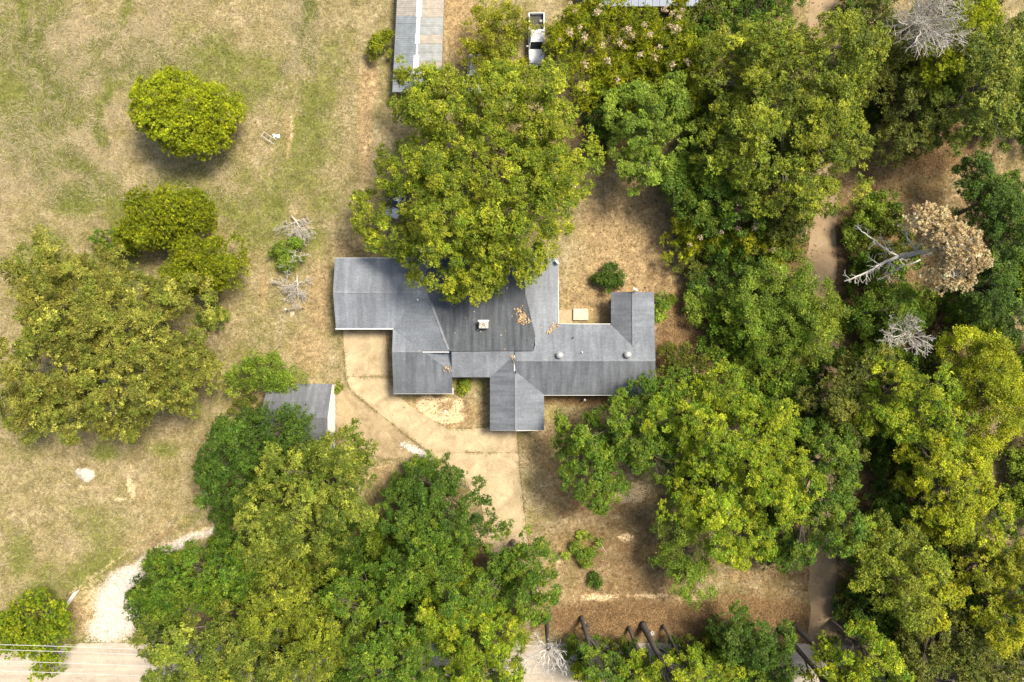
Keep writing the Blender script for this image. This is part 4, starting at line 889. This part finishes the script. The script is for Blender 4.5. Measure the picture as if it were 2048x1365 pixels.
roof('roof_slope', [(1266,584,3.58),(1308,585,Z),(1309,650,Z),(1267,694,3.58)], 'sh_x')
def wallbox(x0, y0, x1, y1, inset=.35):
    a = P(x0, y1, Z) - hl; c = P(x1, y0, Z) - hl
    MB().quadbox((a.x+inset, a.y+inset, -.05), (c.x-inset, c.y-inset, 2.5)).build('wall', M['brick'], H)
wallbox(672,519,790,655); wallbox(792,655,902,785); wallbox(785,517,1112,752,.5); wallbox(984,760,1085,858); wallbox(1034,652,1306,787); wallbox(1225,588,1305,690)
def gable(pts, mat='white'):
    b = MB(); W = [P(*q) - hl for q in pts]; b.slab(W, .01); 
    b = MB(); n = len(W); b.poly(W); b.build('gable_wall', M[mat], H)
gable([(678,521,2.5),(675,585,3.36),(678,653,2.5)]); gable([(845,704,3.44),(898,704,4.18),(903,704,3.0),(860,704,3.0)])
gable([(984,857,2.5),(1032,857,3.6),(1084,857,2.5)]); gable([(1305,655,2.5),(1307,721,3.95),(1305,787,2.5)]); gable([(1226,588,2.5),(1266,588,3.42),(1304,588,2.5)])
gable([(903.5,705,4.1),(904,752,2.6),(904,752,2.4),(903.5,705,2.4)]); gable([(1029.5,704,3.85),(1030,742,3.55),(1030,742,3.0),(1029.5,704,3.0)])
gable([(1067,700,3.8),(1070,672,3.75),(1052,590,3.7),(1052,590,3.2),(1070,672,3.2),(1067,700,3.2)], 'sh_dark')
def trim(p, q, w=.09, name='fascia', mat='white', h=.14):
    a = P(*p) - hl; c = P(*q) - hl
    d = (c-a); L = d.length; d.normalize(); s = Vector((-d.y, d.x, 0)).normalized()
    b = MB(); secs = []
    for e in (a, c): secs.append([e + s*w/2, e - s*w/2, e - s*w/2 - Vector((0,0,h)), e + s*w/2 - Vector((0,0,h))])
    b.loft(secs); b.build(name, M[mat], H)
trim((671,658.2,2.68),(787,658.2,2.68),.13,'gutter'); trim((845,704.6,3.60),(898,704.6,4.36),.10); trim((1029,711,3.86),(1029,742.5,3.78),.12)
trim((905.8,776,2.66),(906,789,2.66),.07); trim((670,516.3,2.64),(840,516.3,2.64),.08,'fascia','galv'); trim((787,788,2.64),(905,788,2.64),.06,'fascia','galv')
trim((980,861,2.64),(1032,862,3.69),.06,'fascia','galv'); trim((1032,862,3.69),(1088,861,2.64),.06,'fascia','galv'); trim((1088,791,2.64),(1309,791,2.64),.06,'fascia','galv')
trim((1116,517,2.64),(1117,648,2.64),.08,'gutter','galv'); trim((1116,648,2.64),(1221,648.5,2.64),.06,'fascia','galv')
for p_, q_ in (((667,585,3.57),(840,585,3.57)),((785,703,3.61),(843,703,3.61)),((1033,721,4.14),(1310,721,4.14)),((1032,748,3.79),(1032,860,3.79)),((1266,585,3.62),(1267,692,3.62)),((849,572,3.68),(897,700,4.37))):
    trim(p_, q_, .26, 'ridge_cap', 'sh_light', .03)
# eave-side windows and doors (seen only from the side)
def panel(name, x, y, z0, w, h, ax, mat):
    c = P(x, y, Z) - hl
    d = (w/2, .03, h/2) if ax == 'x' else (.03, w/2, h/2)
    return MB().quadbox((c.x-d[0], c.y-d[1], z0), (c.x+d[0], c.y+d[1], z0+h)).build(name, M[mat], H)
panel('garage_door', 728, 651, .02, 4.6, 2.15, 'x', 'white')
for (x, y) in ((845,781),(1034,854),(1150,783),(1200,783),(1250,783)):
    wv = panel('window', x, y, .95, 1.3, 1.2, 'x', 'white'); c = P(x, y, Z) - hl
    MB().quadbox((c.x-.56, c.y-.04, 1.03), (c.x+.56, c.y+.04, 2.07)).build('pane', M['glass'], wv)
panel('door', 940, 748, .02, 1.0, 2.05, 'x', 'white')
# chimney with stone top, cap ledge and flue
cc = P(967.5, 650, 4.6) - hl
ch = MB().quadbox((-.52,-.42,-.9),(.52,.42,.55)).build('chimney', M['stone'], H, cc, bevel=.04)
MB().quadbox((-.62,.36,.552),(.62,.52,.66)).build('chimney_ledge', M['white'], ch)
MB().lathe([(.16,.552),(.16,.64),(.11,.64),(.11,.56)], 10).build('flue', M['flue'], ch)
r = np.random.default_rng(3)
for i in range(18):
    w = .10 + .07*r.random(); x, y = r.uniform(-.4, .4), r.uniform(-.3, .3)
    MB().lathe([(w, 0), (w*.9, .05), (w*.4, .09)], 6, (x, y, .548)).build('cap_stone', M['stone'], ch)
def turbine(px, py, z):
    c = P(px, py, z) - hl
    t = MB().lathe([(.30,-.35),(.30,.0),(.36,.06),(.40,.2),(.36,.34),(.22,.45),(.05,.48)], 18).build('turbine_vent', M['galv'], H, c, smooth=True)
    for k in range(12):
        a = 6.283*k/12; v = MB().tube([(.37*math.cos(a),.37*math.sin(a),.04),(.435*math.cos(a+.15),.435*math.sin(a+.15),.2),(.26*math.cos(a+.3),.26*math.sin(a+.3),.44)], .022, 4).build('vane', M['white'], t)
turbine(1119.5, 711, 4.15); turbine(1255.5, 710, 4.15)
for (px, py, z, h, m) in ((1146,676,3.3,.35,'plastic_dark'),(1164,705,3.85,.45,'white'),(1014,577,3.8,.4,'galv'),(835,600,3.55,.2,'white')):
    MB().lathe([(.11,-.1),(.06,0),(.06,h),(.045,h)], 8).build('vent_pipe', M[m], H, P(px, py, z) - hl)
def dish(px, py, z, face):
    root = MB().tube([(0,0,-.5),(0,0,.1),(.1*math.cos(face),.1*math.sin(face),.28)], .03, 6).build('satellite_dish', M['galv'], H, P(px, py, z) - hl)
    b = MB().lathe([(.02,0),(.16,.03),(.28,.085),(.33,.13),(.29,.10),(.15,.05),(.02,.025)], 14)
    d = b.build('dish_reflector', M['white'], root, (.14*math.cos(face), .14*math.sin(face), .3), smooth=True); d.rotation_euler = (0, R(62), face)
    MB().tube([(0,0,.2),(.42*math.cos(face),.42*math.sin(face),.28)], .018, 4).build('feed_arm', M['galv'], root)
dish(1268, 583, 3.75, R(60)); dish(1111, 528, 2.95, R(45))
# leaf drifts on the roof
def drift(name, label, spots, seed):
    r = np.random.default_rng(seed); VV, CC = [], []
    for (px, py, z, s, n) in spots:
        c = P(px, py, z); x = c.x + r.normal(0, s, n); y = c.y + r.normal(0, s, n)
        V, C = leaflets(x, y, z + .02, .11, [(.52,.37,.20),(.42,.27,.12),(.60,.46,.28),(.3,.2,.1)], r, .5); VV.append(V); CC.append(C)
    o = trimesh(name, np.vstack(VV), np.vstack(CC), M['litter']); o['kind'] = 'stuff'; o['label'] = label
drift('roof_leaf_drift', 'dry tan leaves collected on the dark flat roof section', [(1046,633,3.98,.28,70),(1040,622,3.98,.22,30),(1041,640,3.98,.25,40),(1053,642,3.98,.2,20),(976,620,4.08,1.6,8),(960,670,4.2,2.2,10)], 1)
drift('valley_leaf_drift', 'dry leaves lodged in the roof valley', [(1104,658,3.1,.18,26),(1112,650,2.9,.14,20),(1098,664,3.2,.15,16),(895,735,3.35,.25,22),(1025,714,3.85,.2,14)], 2)

# ------------------------------------------------------------------ long metal shed
LS = thing('long_shed', P(840, 60), 'long low shed with patched metal and fibreglass roof sheets and white ridge', 'shed')
ll_ = LS.location.copy(); ez, rz_ = 2.3, 3.1
def edge(side, py):       # eave / ridge px for a given row
    t = py/160.0
    return {'L': 794 - 8*t, 'R': 888 - 5*t, 'M': 837.5 - 8.5*t}[side]
def sheet(side, y0, y1, mat, lift):
    n = 9; A, B_ = [], []
    for i in range(n):
        py = y0 + (y1-y0)*i/(n-1) - (.25 if i == n-1 else 0); dz = .03*(i % 2) + lift
        e = P(edge(side, py), py, ez) - ll_; m = P(edge('M', py), py, rz_) - ll_
        A.append((e.x, e.y, e.z + dz)); B_.append((m.x, m.y, m.z + dz))
    b = MB(); b.v = A + B_; b.f = [(i, i+1, n+i+1, n+i) for i in range(n-1)]
    return b.build('roof_sheet', M[mat], LS)
def row(side, spec):
    k = 0
    for y0, y1, mat in spec:
        m = max(1, round((y1-y0)/16))
        for j in range(m):
            sheet(side, y0 + (y1-y0)*j/m, y0 + (y1-y0)*(j+1)/m, mat, .012*(k % 2)); k += 1
row('L', [(-80,33,'metal_tan2'),(33,185,'metal_blue')]); row('R', [(-80,35,'metal_tan'),(35,70,'metal_green'),(70,88,'metal_tan'),(88,124,'metal_green'),(124,134,'metal_tan'),(134,185,'metal_green')])
for y0, y1, w in ((-80,34,.62),(34.5,68,.42),(68.5,88,.5),(88.5,110,.2),(110.5,150,.62),(151,185,.3)):
    a = P(edge('M', y0)+1, y0, rz_+.07) - ll_; c = P(edge('M', y1)+1, y1, rz_+.07) - ll_; b = MB()
    b.loft([[e + Vector((-w/2,0,-.06)), e + Vector((0,0,.03)), e + Vector((w/2,0,-.06)), e + Vector((0,0,-.05))] for e in (a, c)]); b.build('ridge_cap', M['white'], LS)
for side, off in (('L', .25), ('R', -.25)):
    a = P(edge(side,-80), -80, ez) - ll_; c = P(edge(side,184), 184, ez) - ll_
    MB().loft([[Vector((e.x+off-.05,e.y,-.05)), Vector((e.x+off+.05,e.y,-.05)), Vector((e.x+off+.05,e.y,ez-.06)), Vector((e.x+off-.05,e.y,ez-.06))] for e in (a, c)]).build('wall', M['boards'], LS)
a = P(edge('L',183),183,ez)-ll_; c = P(edge('R',183),183,ez)-ll_; m = P(edge('M',183),183,rz_)-ll_
MB().loft([[Vector((a.x+.3,y,-.05)),Vector((c.x-.3,y,-.05)),Vector((c.x-.3,y,ez-.05)),Vector((m.x,y,rz_-.08)),Vector((a.x+.3,y,ez-.05))] for y in (a.y+.1, a.y+.2)]).build('wall', M['boards'], LS)

# ------------------------------------------------------------------ neighbour's barn with pale blue roof (only its eave shows)
BN = thing('barn', P(1290, -40), 'building with pale blue metal roof beyond the flowering thicket', 'building'); bl_ = BN.location.copy()
for i in range(16):
    x0 = 1178 + i*14.2; x1 = x0 + 14.0
    for (ya, za, yb, zb) in ((13,2.8,-55,4.2),(-55,4.2,-125,2.8)):
        q = [P(x0,ya,za)-bl_, P(x1,ya,za)-bl_, P(x1,yb,zb)-bl_, P(x0,yb,zb)-bl_]; b = MB().slab(q, .04)
        o = b.build('roof_panel', M['barnblue'], BN)
        MB().tube([q[0]+Vector((0,0,.02)), q[3]+Vector((0,0,.02))], .035, 4).build('seam', M['barnblue'], o)
a = P(1182,8,2.7)-bl_; c = P(1400,-120,2.7)-bl_
MB().quadbox((a.x,a.y-.0,-.05),(c.x,c.y,2.6)).build('wall', M['boards'], BN)

# ------------------------------------------------------------------ small shed
SH = thing('garden_shed', P(610, 830), 'small shed with grey shingle roof and bright white gable wall', 'shed'); sl = SH.location.copy()
b = MB().slab([P(664,768,2.0)-sl, P(654.5,836,4.1)-sl, P(520,836,4.1)-sl, P(536,768,2.0)-sl], .1); b.build('roof_slope', M['sh_shed'], SH)
b = MB().slab([P(654.5,836,4.1)-sl, P(656,906,2.0)-sl, P(528,906,2.0)-sl, P(520,836,4.1)-sl], .1); b.build('roof_slope', M['sh_shed'], SH)
wx = -21.25 - sl.x; y0 = P(0,768,2.0).y - sl.y - .25; y1 = P(0,836,4.1).y - sl.y; y2 = P(0,906,2.0).y - sl.y + .25
nb = 12
for i in range(nb):          # clapboards on the gable wall
    z0 = -.02 + i*.34; z1 = z0 + .33
    def half(z): return 1.0 if z < 1.95 else max(0.02, 1 - (z-1.95)/2.1)
    ya0 = y1 + (y0-y1)*half(z0); yb0 = y1 + (y2-y1)*half(z0); ya1 = y1 + (y0-y1)*half(z1); yb1 = y1 + (y2-y1)*half(z1)
    MB().loft([[Vector((wx+.05,yb0,z0)),Vector((wx+.05,ya0,z0)),Vector((wx+.02,ya1,z1)),Vector((wx+.02,yb1,z1))],[Vector((wx-.04,yb0,z0)),Vector((wx-.04,ya0,z0)),Vector((wx-.04,ya1,z1)),Vector((wx-.04,yb1,z1))]]).build('clapboard', M['white'], SH)
xl = P(528,0,2.0).x - sl.x + .3
MB().quadbox((xl,y2,-.05),(wx-.05,y0,1.88)).build('wall', M['white'], SH)
MB().tube([(wx+.1,y0+.1,1.9),(wx+.55,y0+.12,2.0),(wx+.6,y0+.1,1.9)], .03, 5).build('light_bracket', M['white'], SH)

# ------------------------------------------------------------------ vehicles
def rect(y, w, z0, z1, ch=.1):
    return [(-w, y, z0), (w, y, z0), (w, y, z1-ch), (w-ch, y, z1), (-w+ch, y, z1), (-w, y, z1-ch)]
def wheels(root, xs, ys, rad):
    for x in xs:
        for y in ys:
            t = MB().lathe([(rad*.55,-.11),(rad,-.11),(rad,.11),(rad*.55,.11)], 18).build('wheel', M['rubber'], root, (x, y, rad), rot=(0, R(90), 0))
            MB().lathe([(rad*.2,-.10),(rad*.56,-.115),(rad*.56,.115),(rad*.2,.10)], 12).build('rim', M['galv'], t)
def greenhouse(root, yb0, yb1, yt0, yt1, wb, wt, zb, zt):
    """y decreasing to the front"""
    MB().loft([rect(yt0, wt, zt-.07, zt+.0, .05), rect((yt0+yt1)/2, wt, zt-.07, zt+.05, .07), rect(yt1, wt, zt-.07, zt, .05)]).build('roof_panel', M['carwhite'], root, bevel=.02)
    for s in (-1, 1):
        for (ya, yc) in ((yb0, yt0), (yb1, yt1)):
            MB().tube([(s*wb, ya, zb), (s*wt, yc, zt-.03)], .05, 5).build('pillar', M['carwhite'], root)
        b = MB().slab([(s*(wb-.02), yb0, zb), (s*(wt-.02), yt0, zt-.06), (s*(wt-.02), yt1, zt-.06), (s*(wb-.02), yb1, zb)], .01); b.build('side_window', M['glass'], root)
    MB().slab([(-wb, yb1+.02, zb), (wb, yb1+.02, zb), (wt, yt1+.02, zt-.05), (-wt, yt1+.02, zt-.05)], .012).build('windshield', M['glass'], root)
    MB().slab([(-wb, yb0-.02, zb), (wb, yb0-.02, zb), (wt, yt0-.02, zt-.05), (-wt, yt0-.02, zt-.05)], .012).build('rear_window', M['glass'], root)
def lamps(root, w, yf, yr, z):
    for s in (-1, 1):
        MB().quadbox((s*w-.16, yf-.03, z-.09), (s*w+.16, yf+.06, z+.09)).build('headlight', M['lens_clear'], root, bevel=.02)
        MB().quadbox((s*w-.10, yr-.05, z-.12), (s*w+.10, yr+.03, z+.16)).build('taillight', M['lens_red'], root, bevel=.02)
def mirrors(root, w, y, z):
    for s in (-1, 1): MB().quadbox((min(s*w, s*(w+.26)), y-.06, z-.09), (max(s*w, s*(w+.26)), y+.05, z+.10)).build('side_mirror', M['carwhite'], root, bevel=.03)
pk = thing('pickup_truck', P(1072.5, 84, 0), 'white pickup truck with empty bed parked among yellow shrubs', 'pickup truck')
W_ = .96
MB().loft([rect(-2.95, W_*.86, .5, .98, .10), rect(-2.75, W_*.95, .42, 1.08, .10), rect(-1.5, W_, .4, 1.18, .10), rect(-1.3, W_, .4, 1.20, .08), rect(.95, W_, .4, 1.22, .06)]).build('body', M['carwhite'], pk, bevel=.02)
greenhouse(pk, .62, -1.42, .52, -.78, .86, .74, 1.2, 1.78)
for s in (-1, 1):
    MB().quadbox((min(s*.80, s*W_), .952, .45), (max(s*.80, s*W_), 2.92, 1.25)).build('bed_side', M['carwhite'], pk, bevel=.03)
    MB().quadbox((s*.88-.06, .97, 1.252), (s*.88+.06, 2.9, 1.275)).build('bed_rail', M['plastic_dark'] if False else M['carwhite'], pk)
MB().quadbox((-.799,.955,.62),(.799,2.85,.72)).build('bed_floor', M['plastic_dark'], pk)
MB().quadbox((-.798,2.852,.45),(.798,2.93,1.2)).build('tailgate', M['carwhite'], pk, bevel=.02)
MB().quadbox((-.92,2.935,.45),(.92,3.08,.62)).build('rear_bumper', M['galv'], pk, bevel=.03); MB().quadbox((-.92,-3.1,.42),(.92,-2.9,.64)).build('front_bumper', M['galv'], pk, bevel=.03)
MB().quadbox((.35,1.9,.721),(.7,2.2,1.0)).build('crate_in_bed', M['metal_tan'], pk, bevel=.02)
wheels(pk, (-.84, .84), (-1.95, 1.85), .38); lamps(pk, .72, -2.9, 2.9, .85); mirrors(pk, W_, -1.1, 1.3)
def suv(label, loc, rz):
    s = thing('parked_car', loc, label, 'car', rz)
    MB().loft([rect(-2.35, .74, .45, .82, .10), rect(-2.15, .86, .36, .95, .12), rect(-1.2, .92, .32, 1.06, .10), rect(1.9, .92, .32, 1.10, .08), rect(2.3, .86, .36, 1.05, .10)]).build('body', M['carwhite'], s, bevel=.03)
    greenhouse(s, 2.15, -1.2, 1.85, -.45, .84, .66, 1.08, 1.66)
    for q in (-1, 1): MB().tube([(q*.58,-.3,1.74),(q*.58,1.7,1.74)], .02, 5).build('roof_rail', M['plastic_dark'], s)
    wheels(s, (-.82, .82), (-1.45, 1.4), .34); lamps(s, .66, -2.28, 2.28, .8); mirrors(s, .92, -.95, 1.12)
    return s
suv('white car nearly hidden by the huge oak, close to the dirt track', P(797, 400), R(-20)); suv('white car under oak leaves between the long shed and the pickup truck', P(951, 155), R(-4))

# ------------------------------------------------------------------ small yard things
# concrete pad and walk behind the house
pad = MB().slab([P(x, y) - P(1160,629) + Vector((0,0,.32)) for x, y in ((1146,618),(1176,618),(1176,641),(1146,641))], .36).build('well_cover', M['concrete_white'], None, P(1160,629), bevel=.03)
tag(pad, 'raised pale concrete slab at the end of the short walk behind the house', 'slab')
wk = MB().slab([P(x, y) - P(1130,634) + Vector((0,0,.06)) for x, y in ((1116,620),(1145,620),(1145,650),(1116,650))], .1).build('garden_walk', M['concrete'], None, P(1130,634), bevel=.02); structure(wk)
# yard lamp
lp = thing('yard_lamp', P(893.5, 820.5), 'white globe lamp on a short post in the bare sandy ring', 'lamp')
MB().lathe([(.09,0),(.05,.05),(.04,1.5),(.08,1.55)], 10).build('post', M['plastic_dark'], lp); MB().lathe([(.02,1.55),(.12,1.60),(.17,1.72),(.14,1.86),(.05,1.93)], 14).build('globe', M['white'], lp, smooth=True)
lp = thing('path_lamp', P(1168, 799), 'small white capped lamp in the planting strip under the front eave', 'lamp')
MB().lathe([(.06,0),(.04,.04),(.03,.75),(.05,.78)], 8).build('post', M['plastic_dark'], lp); MB().lathe([(.03,.78),(.15,.80),(.16,.84),(.06,.95)], 12).build('lamp_cap', M['white'], lp, smooth=True)
# bucket
bk = thing('bucket', P(1303, 1264), 'white plastic bucket standing on brown litter beside a stout trunk', 'bucket')
MB().lathe([(.17,0),(.22,.42),(.24,.42),(.24,.46),(.205,.46),(.16,.05)], 16).build('pail', M['white'], bk, smooth=False); MB().tube([(.23,0,.42),(.17,.12,.55),(0,.16,.60),(-.17,.12,.55),(-.23,0,.42)], .012, 4).build('handle', M['galv'], bk)
# tubular frame in the field
fr = thing('metal_frame', P(541, 279), 'open pale tubular metal frame standing in the field grass', 'frame')
a = R(-33); rails = []
def fpt(u, v, z): return (u*math.cos(a) - v*math.sin(a), u*math.sin(a) + v*math.cos(a), z)
for v in (-.28, .28): MB().tube([fpt(-.85, v, .62), fpt(.95, v, .62)], .035, 6).build('rail', M['steel'], fr)
for u in (-.85, .25): MB().tube([fpt(u, -.28, .62), fpt(u, .28, .62)], .03, 6).build('rung', M['steel'], fr)
for u in (-.8, .55):
    for v in (-.28, .28): MB().tube([fpt(u, v, .62), fpt(u, v*1.25, -.02)], .025, 6).build('leg', M['steel'], fr)
for i, (px, py, rz, lb) in enumerate(((549,272,.5,'small white board scrap lying by the tubular frame, the narrower one'),(557,273,.1,'small white board scrap lying by the tubular frame, the squarer one'))):
    o = MB().quadbox((-.14-.05*i,-.22,0),(.14+.05*i,.22,.03)).build('board_scrap', M['white'], None, P(px, py) + Vector((0,0,.18)), rot=(.3, .25, rz)); tag(o, lb, 'board')
    o.location.z = .07
# fence corner post with rail and wire
fp = thing('fence_corner', P(578, 620), 'white fence corner post with short rail and sagging wire', 'fence post')
MB().lathe([(.10,-.05),(.10,1.35),(.06,1.4)], 10).build('post', M['white'], fp)
q = P(608, 617) - P(578, 620); MB().tube([(0,0,1.15),(q.x*.98,q.y*.98,1.05)], .05, 6).build('rail', M['pole'], fp); MB().lathe([(.07,-.05),(.07,1.12)], 8, (q.x, q.y, 0)).build('post', M['pole'], fp)
q = P(563, 692) - P(578, 620); MB().tube([(0,0,1.25),(q.x*.5,q.y*.5,1.0),(q.x,q.y,1.1)], .018, 4).build('wire', M['steel'], fp); MB().lathe([(.05,-.05),(.05,1.2)], 8, (q.x, q.y, 0)).build('post', M['pole'], fp)
o = MB().slab([(.15,-.1,.03),(.7,-.05,.03),(.6,-.5,.03),(.2,-.75,.03)], .05).build('board_scrap', M['concrete_white'], None, P(578,622)); tag(o, 'pale flat board lying at the foot of the fence corner post', 'board')
# farm gate
g0 = P(136, 1214); g1 = P(161, 1178); gt = thing('farm_gate', g0, 'open white tubular farm gate beside the gravel track', 'gate')
gd = (g1 - g0)
for k, z in enumerate((.2,.42,.64,.86,1.08,1.28)): MB().tube([(0,0,z),(gd.x,gd.y,z)], .028, 6).build('bar', M['white'], gt)
for t in (0.01,.33,.66,.99): MB().tube([(gd.x*t,gd.y*t,.17),(gd.x*t,gd.y*t,1.31)], .026, 6).build('upright', M['white'], gt)
MB().lathe([(.09,-.1),(.09,1.55),(.05,1.6)], 10, (-.14,-.2,0)).build('gate_post', M['pole'], gt)
# boulder
def boulder(name, label, px, py, rx, ry, rz, seed):
    bm = bmesh.new(); bmesh.ops.create_icosphere(bm, subdivisions=4, radius=1); r = np.random.default_rng(seed)
    dirs = [Vector(unit(r.normal(0, 1, 3))) for _ in range(16)]; cut = [.62 + .3*r.random() for _ in dirs]
    for v in bm.verts:
        d = v.co.normalized(); k = 1.0
        for n_, c in zip(dirs, cut):
            p = d.dot(n_)
            if p > .05: k = min(k, c/p)
        k *= 1 + .05*math.sin(7*d.x + 3*d.y) + .03*math.sin(17*d.y+5*d.z); v.co = Vector((d.x*k*rx, d.y*k*ry, max(-.25, d.z*k*rz)))
    me = bpy.data.meshes.new(name); bm.to_mesh(me); bm.free(); me.materials.append(M['rock'])
    o = bpy.data.objects.new(name, me); link(o); o.location = P(px, py); return tag(o, label, 'rock')
o = boulder('boulder', 'pale cracked boulder half sunk in the dry grass of the field', 169, 948, 1.25, .95, .75, 5); o.rotation_euler.z = R(-18)
# white framed garden table behind the house, half under the oak
tb = thing('garden_table', P(853, 497), 'white metal framed garden table against the back wall under the oak', 'table')
for v in (-.5, .5): MB().tube([(-.95,v,.75),(.95,v,.75)], .05, 6).build('frame_rail', M['white'], tb)
for u in (-.95, 0, .95): MB().tube([(u,-.5,.75),(u,.5,.75)], .045, 6).build('frame_rung', M['white'], tb)
for u in (-.9, .9):
    for v in (-.46, .46): MB().tube([(u,v,.75),(u,v,-.02)], .035, 6).build('leg', M['white'], tb)
MB().slab([(-.88,-.44,.74),(.88,-.44,.74),(.88,.44,.74),(-.88,.44,.74)], .015).build('table_top', M['lens_clear'], tb)

# ------------------------------------------------------------------ utility poles and wires
def upole(px, label, rz):
    b = P(px, 1262); t = thing('utility_pole', (b.x, b.y, 0), label, 'utility pole', rz)
    MB().tube([(0,0,-.3),(0,0,5),(0,0,10.2)], [.16,.14,.11], 10).build('pole', M['pole'], t)
    MB().quadbox((-.06,-2.1,9.55),(.06,.9,9.68)).build('crossarm', M['insul'], t)
    for y in YW: MB().lathe([(.03,9.68),(.06,9.75),(.03,9.8),(.055,9.86),(.02,9.92)], 8, (0, y, 0)).build('insulator', M['insul'], t)
    MB().lathe([(.2,8.2),(.22,8.3),(.22,8.95),(.1,9.05)], 12, (.34,0,0)).build('transformer', M['insul'], t)
    return t
YW = (.8, .25, -.95, -2.0)
p1 = P(324, 1345, 9.8); p1b = Vector((p1.x, p1.y + .9, 0))
UPX = (324-1024)*(CAM_H-9.8)/CAM_H + 1024
def upole_at(x, y, label, full=True):
    t = thing('utility_pole', (x, y, 0), label, 'utility pole')
    MB().tube([(0,0,-.3),(0,0,5),(0,0,10.2)], [.16,.14,.11], 10).build('pole', M['pole'], t)
    MB().quadbox((.111,-2.1,9.55),(.24,.95,9.68)).build('crossarm', M['insul'], t)
    for yy in YW: MB().lathe([(.03,9.68),(.06,9.75),(.03,9.8),(.055,9.86),(.02,9.92)], 8, (.175, yy, 0)).build('insulator', M['insul'], t)
    MB().lathe([(.2,8.2),(.22,8.3),(.22,8.95),(.1,9.05)], 12, (-.36,0,0)).build('transformer', M['insul'], t)
    return t
y0_ = P(0, 1333, 9.8).y + .95
upole_at(p1.x, y0_, 'utility pole with grey crossarm half hidden by the roadside tree')
upole_at(p1.x - 48, y0_ + 1.0, 'utility pole with crossarm farther along the pale road')
for k, yy in enumerate(YW):
    a = Vector((p1.x + .175, y0_ + yy, 9.92)); c = Vector((p1.x - 48 + .175, y0_ + 1.0 + yy, 9.92)); pts = []
    for t in np.linspace(0, 1, 17):
        q = a.lerp(c, t); q.z -= 4*.55*t*(1-t); pts.append(q - a)
    o = MB().tube(pts, .028, 5).build('power_line', M['wire'], None, a)
    tag(o, 'thin pale overhead wire strung between the utility poles above the road', 'power line', 'overhead wires along the road')
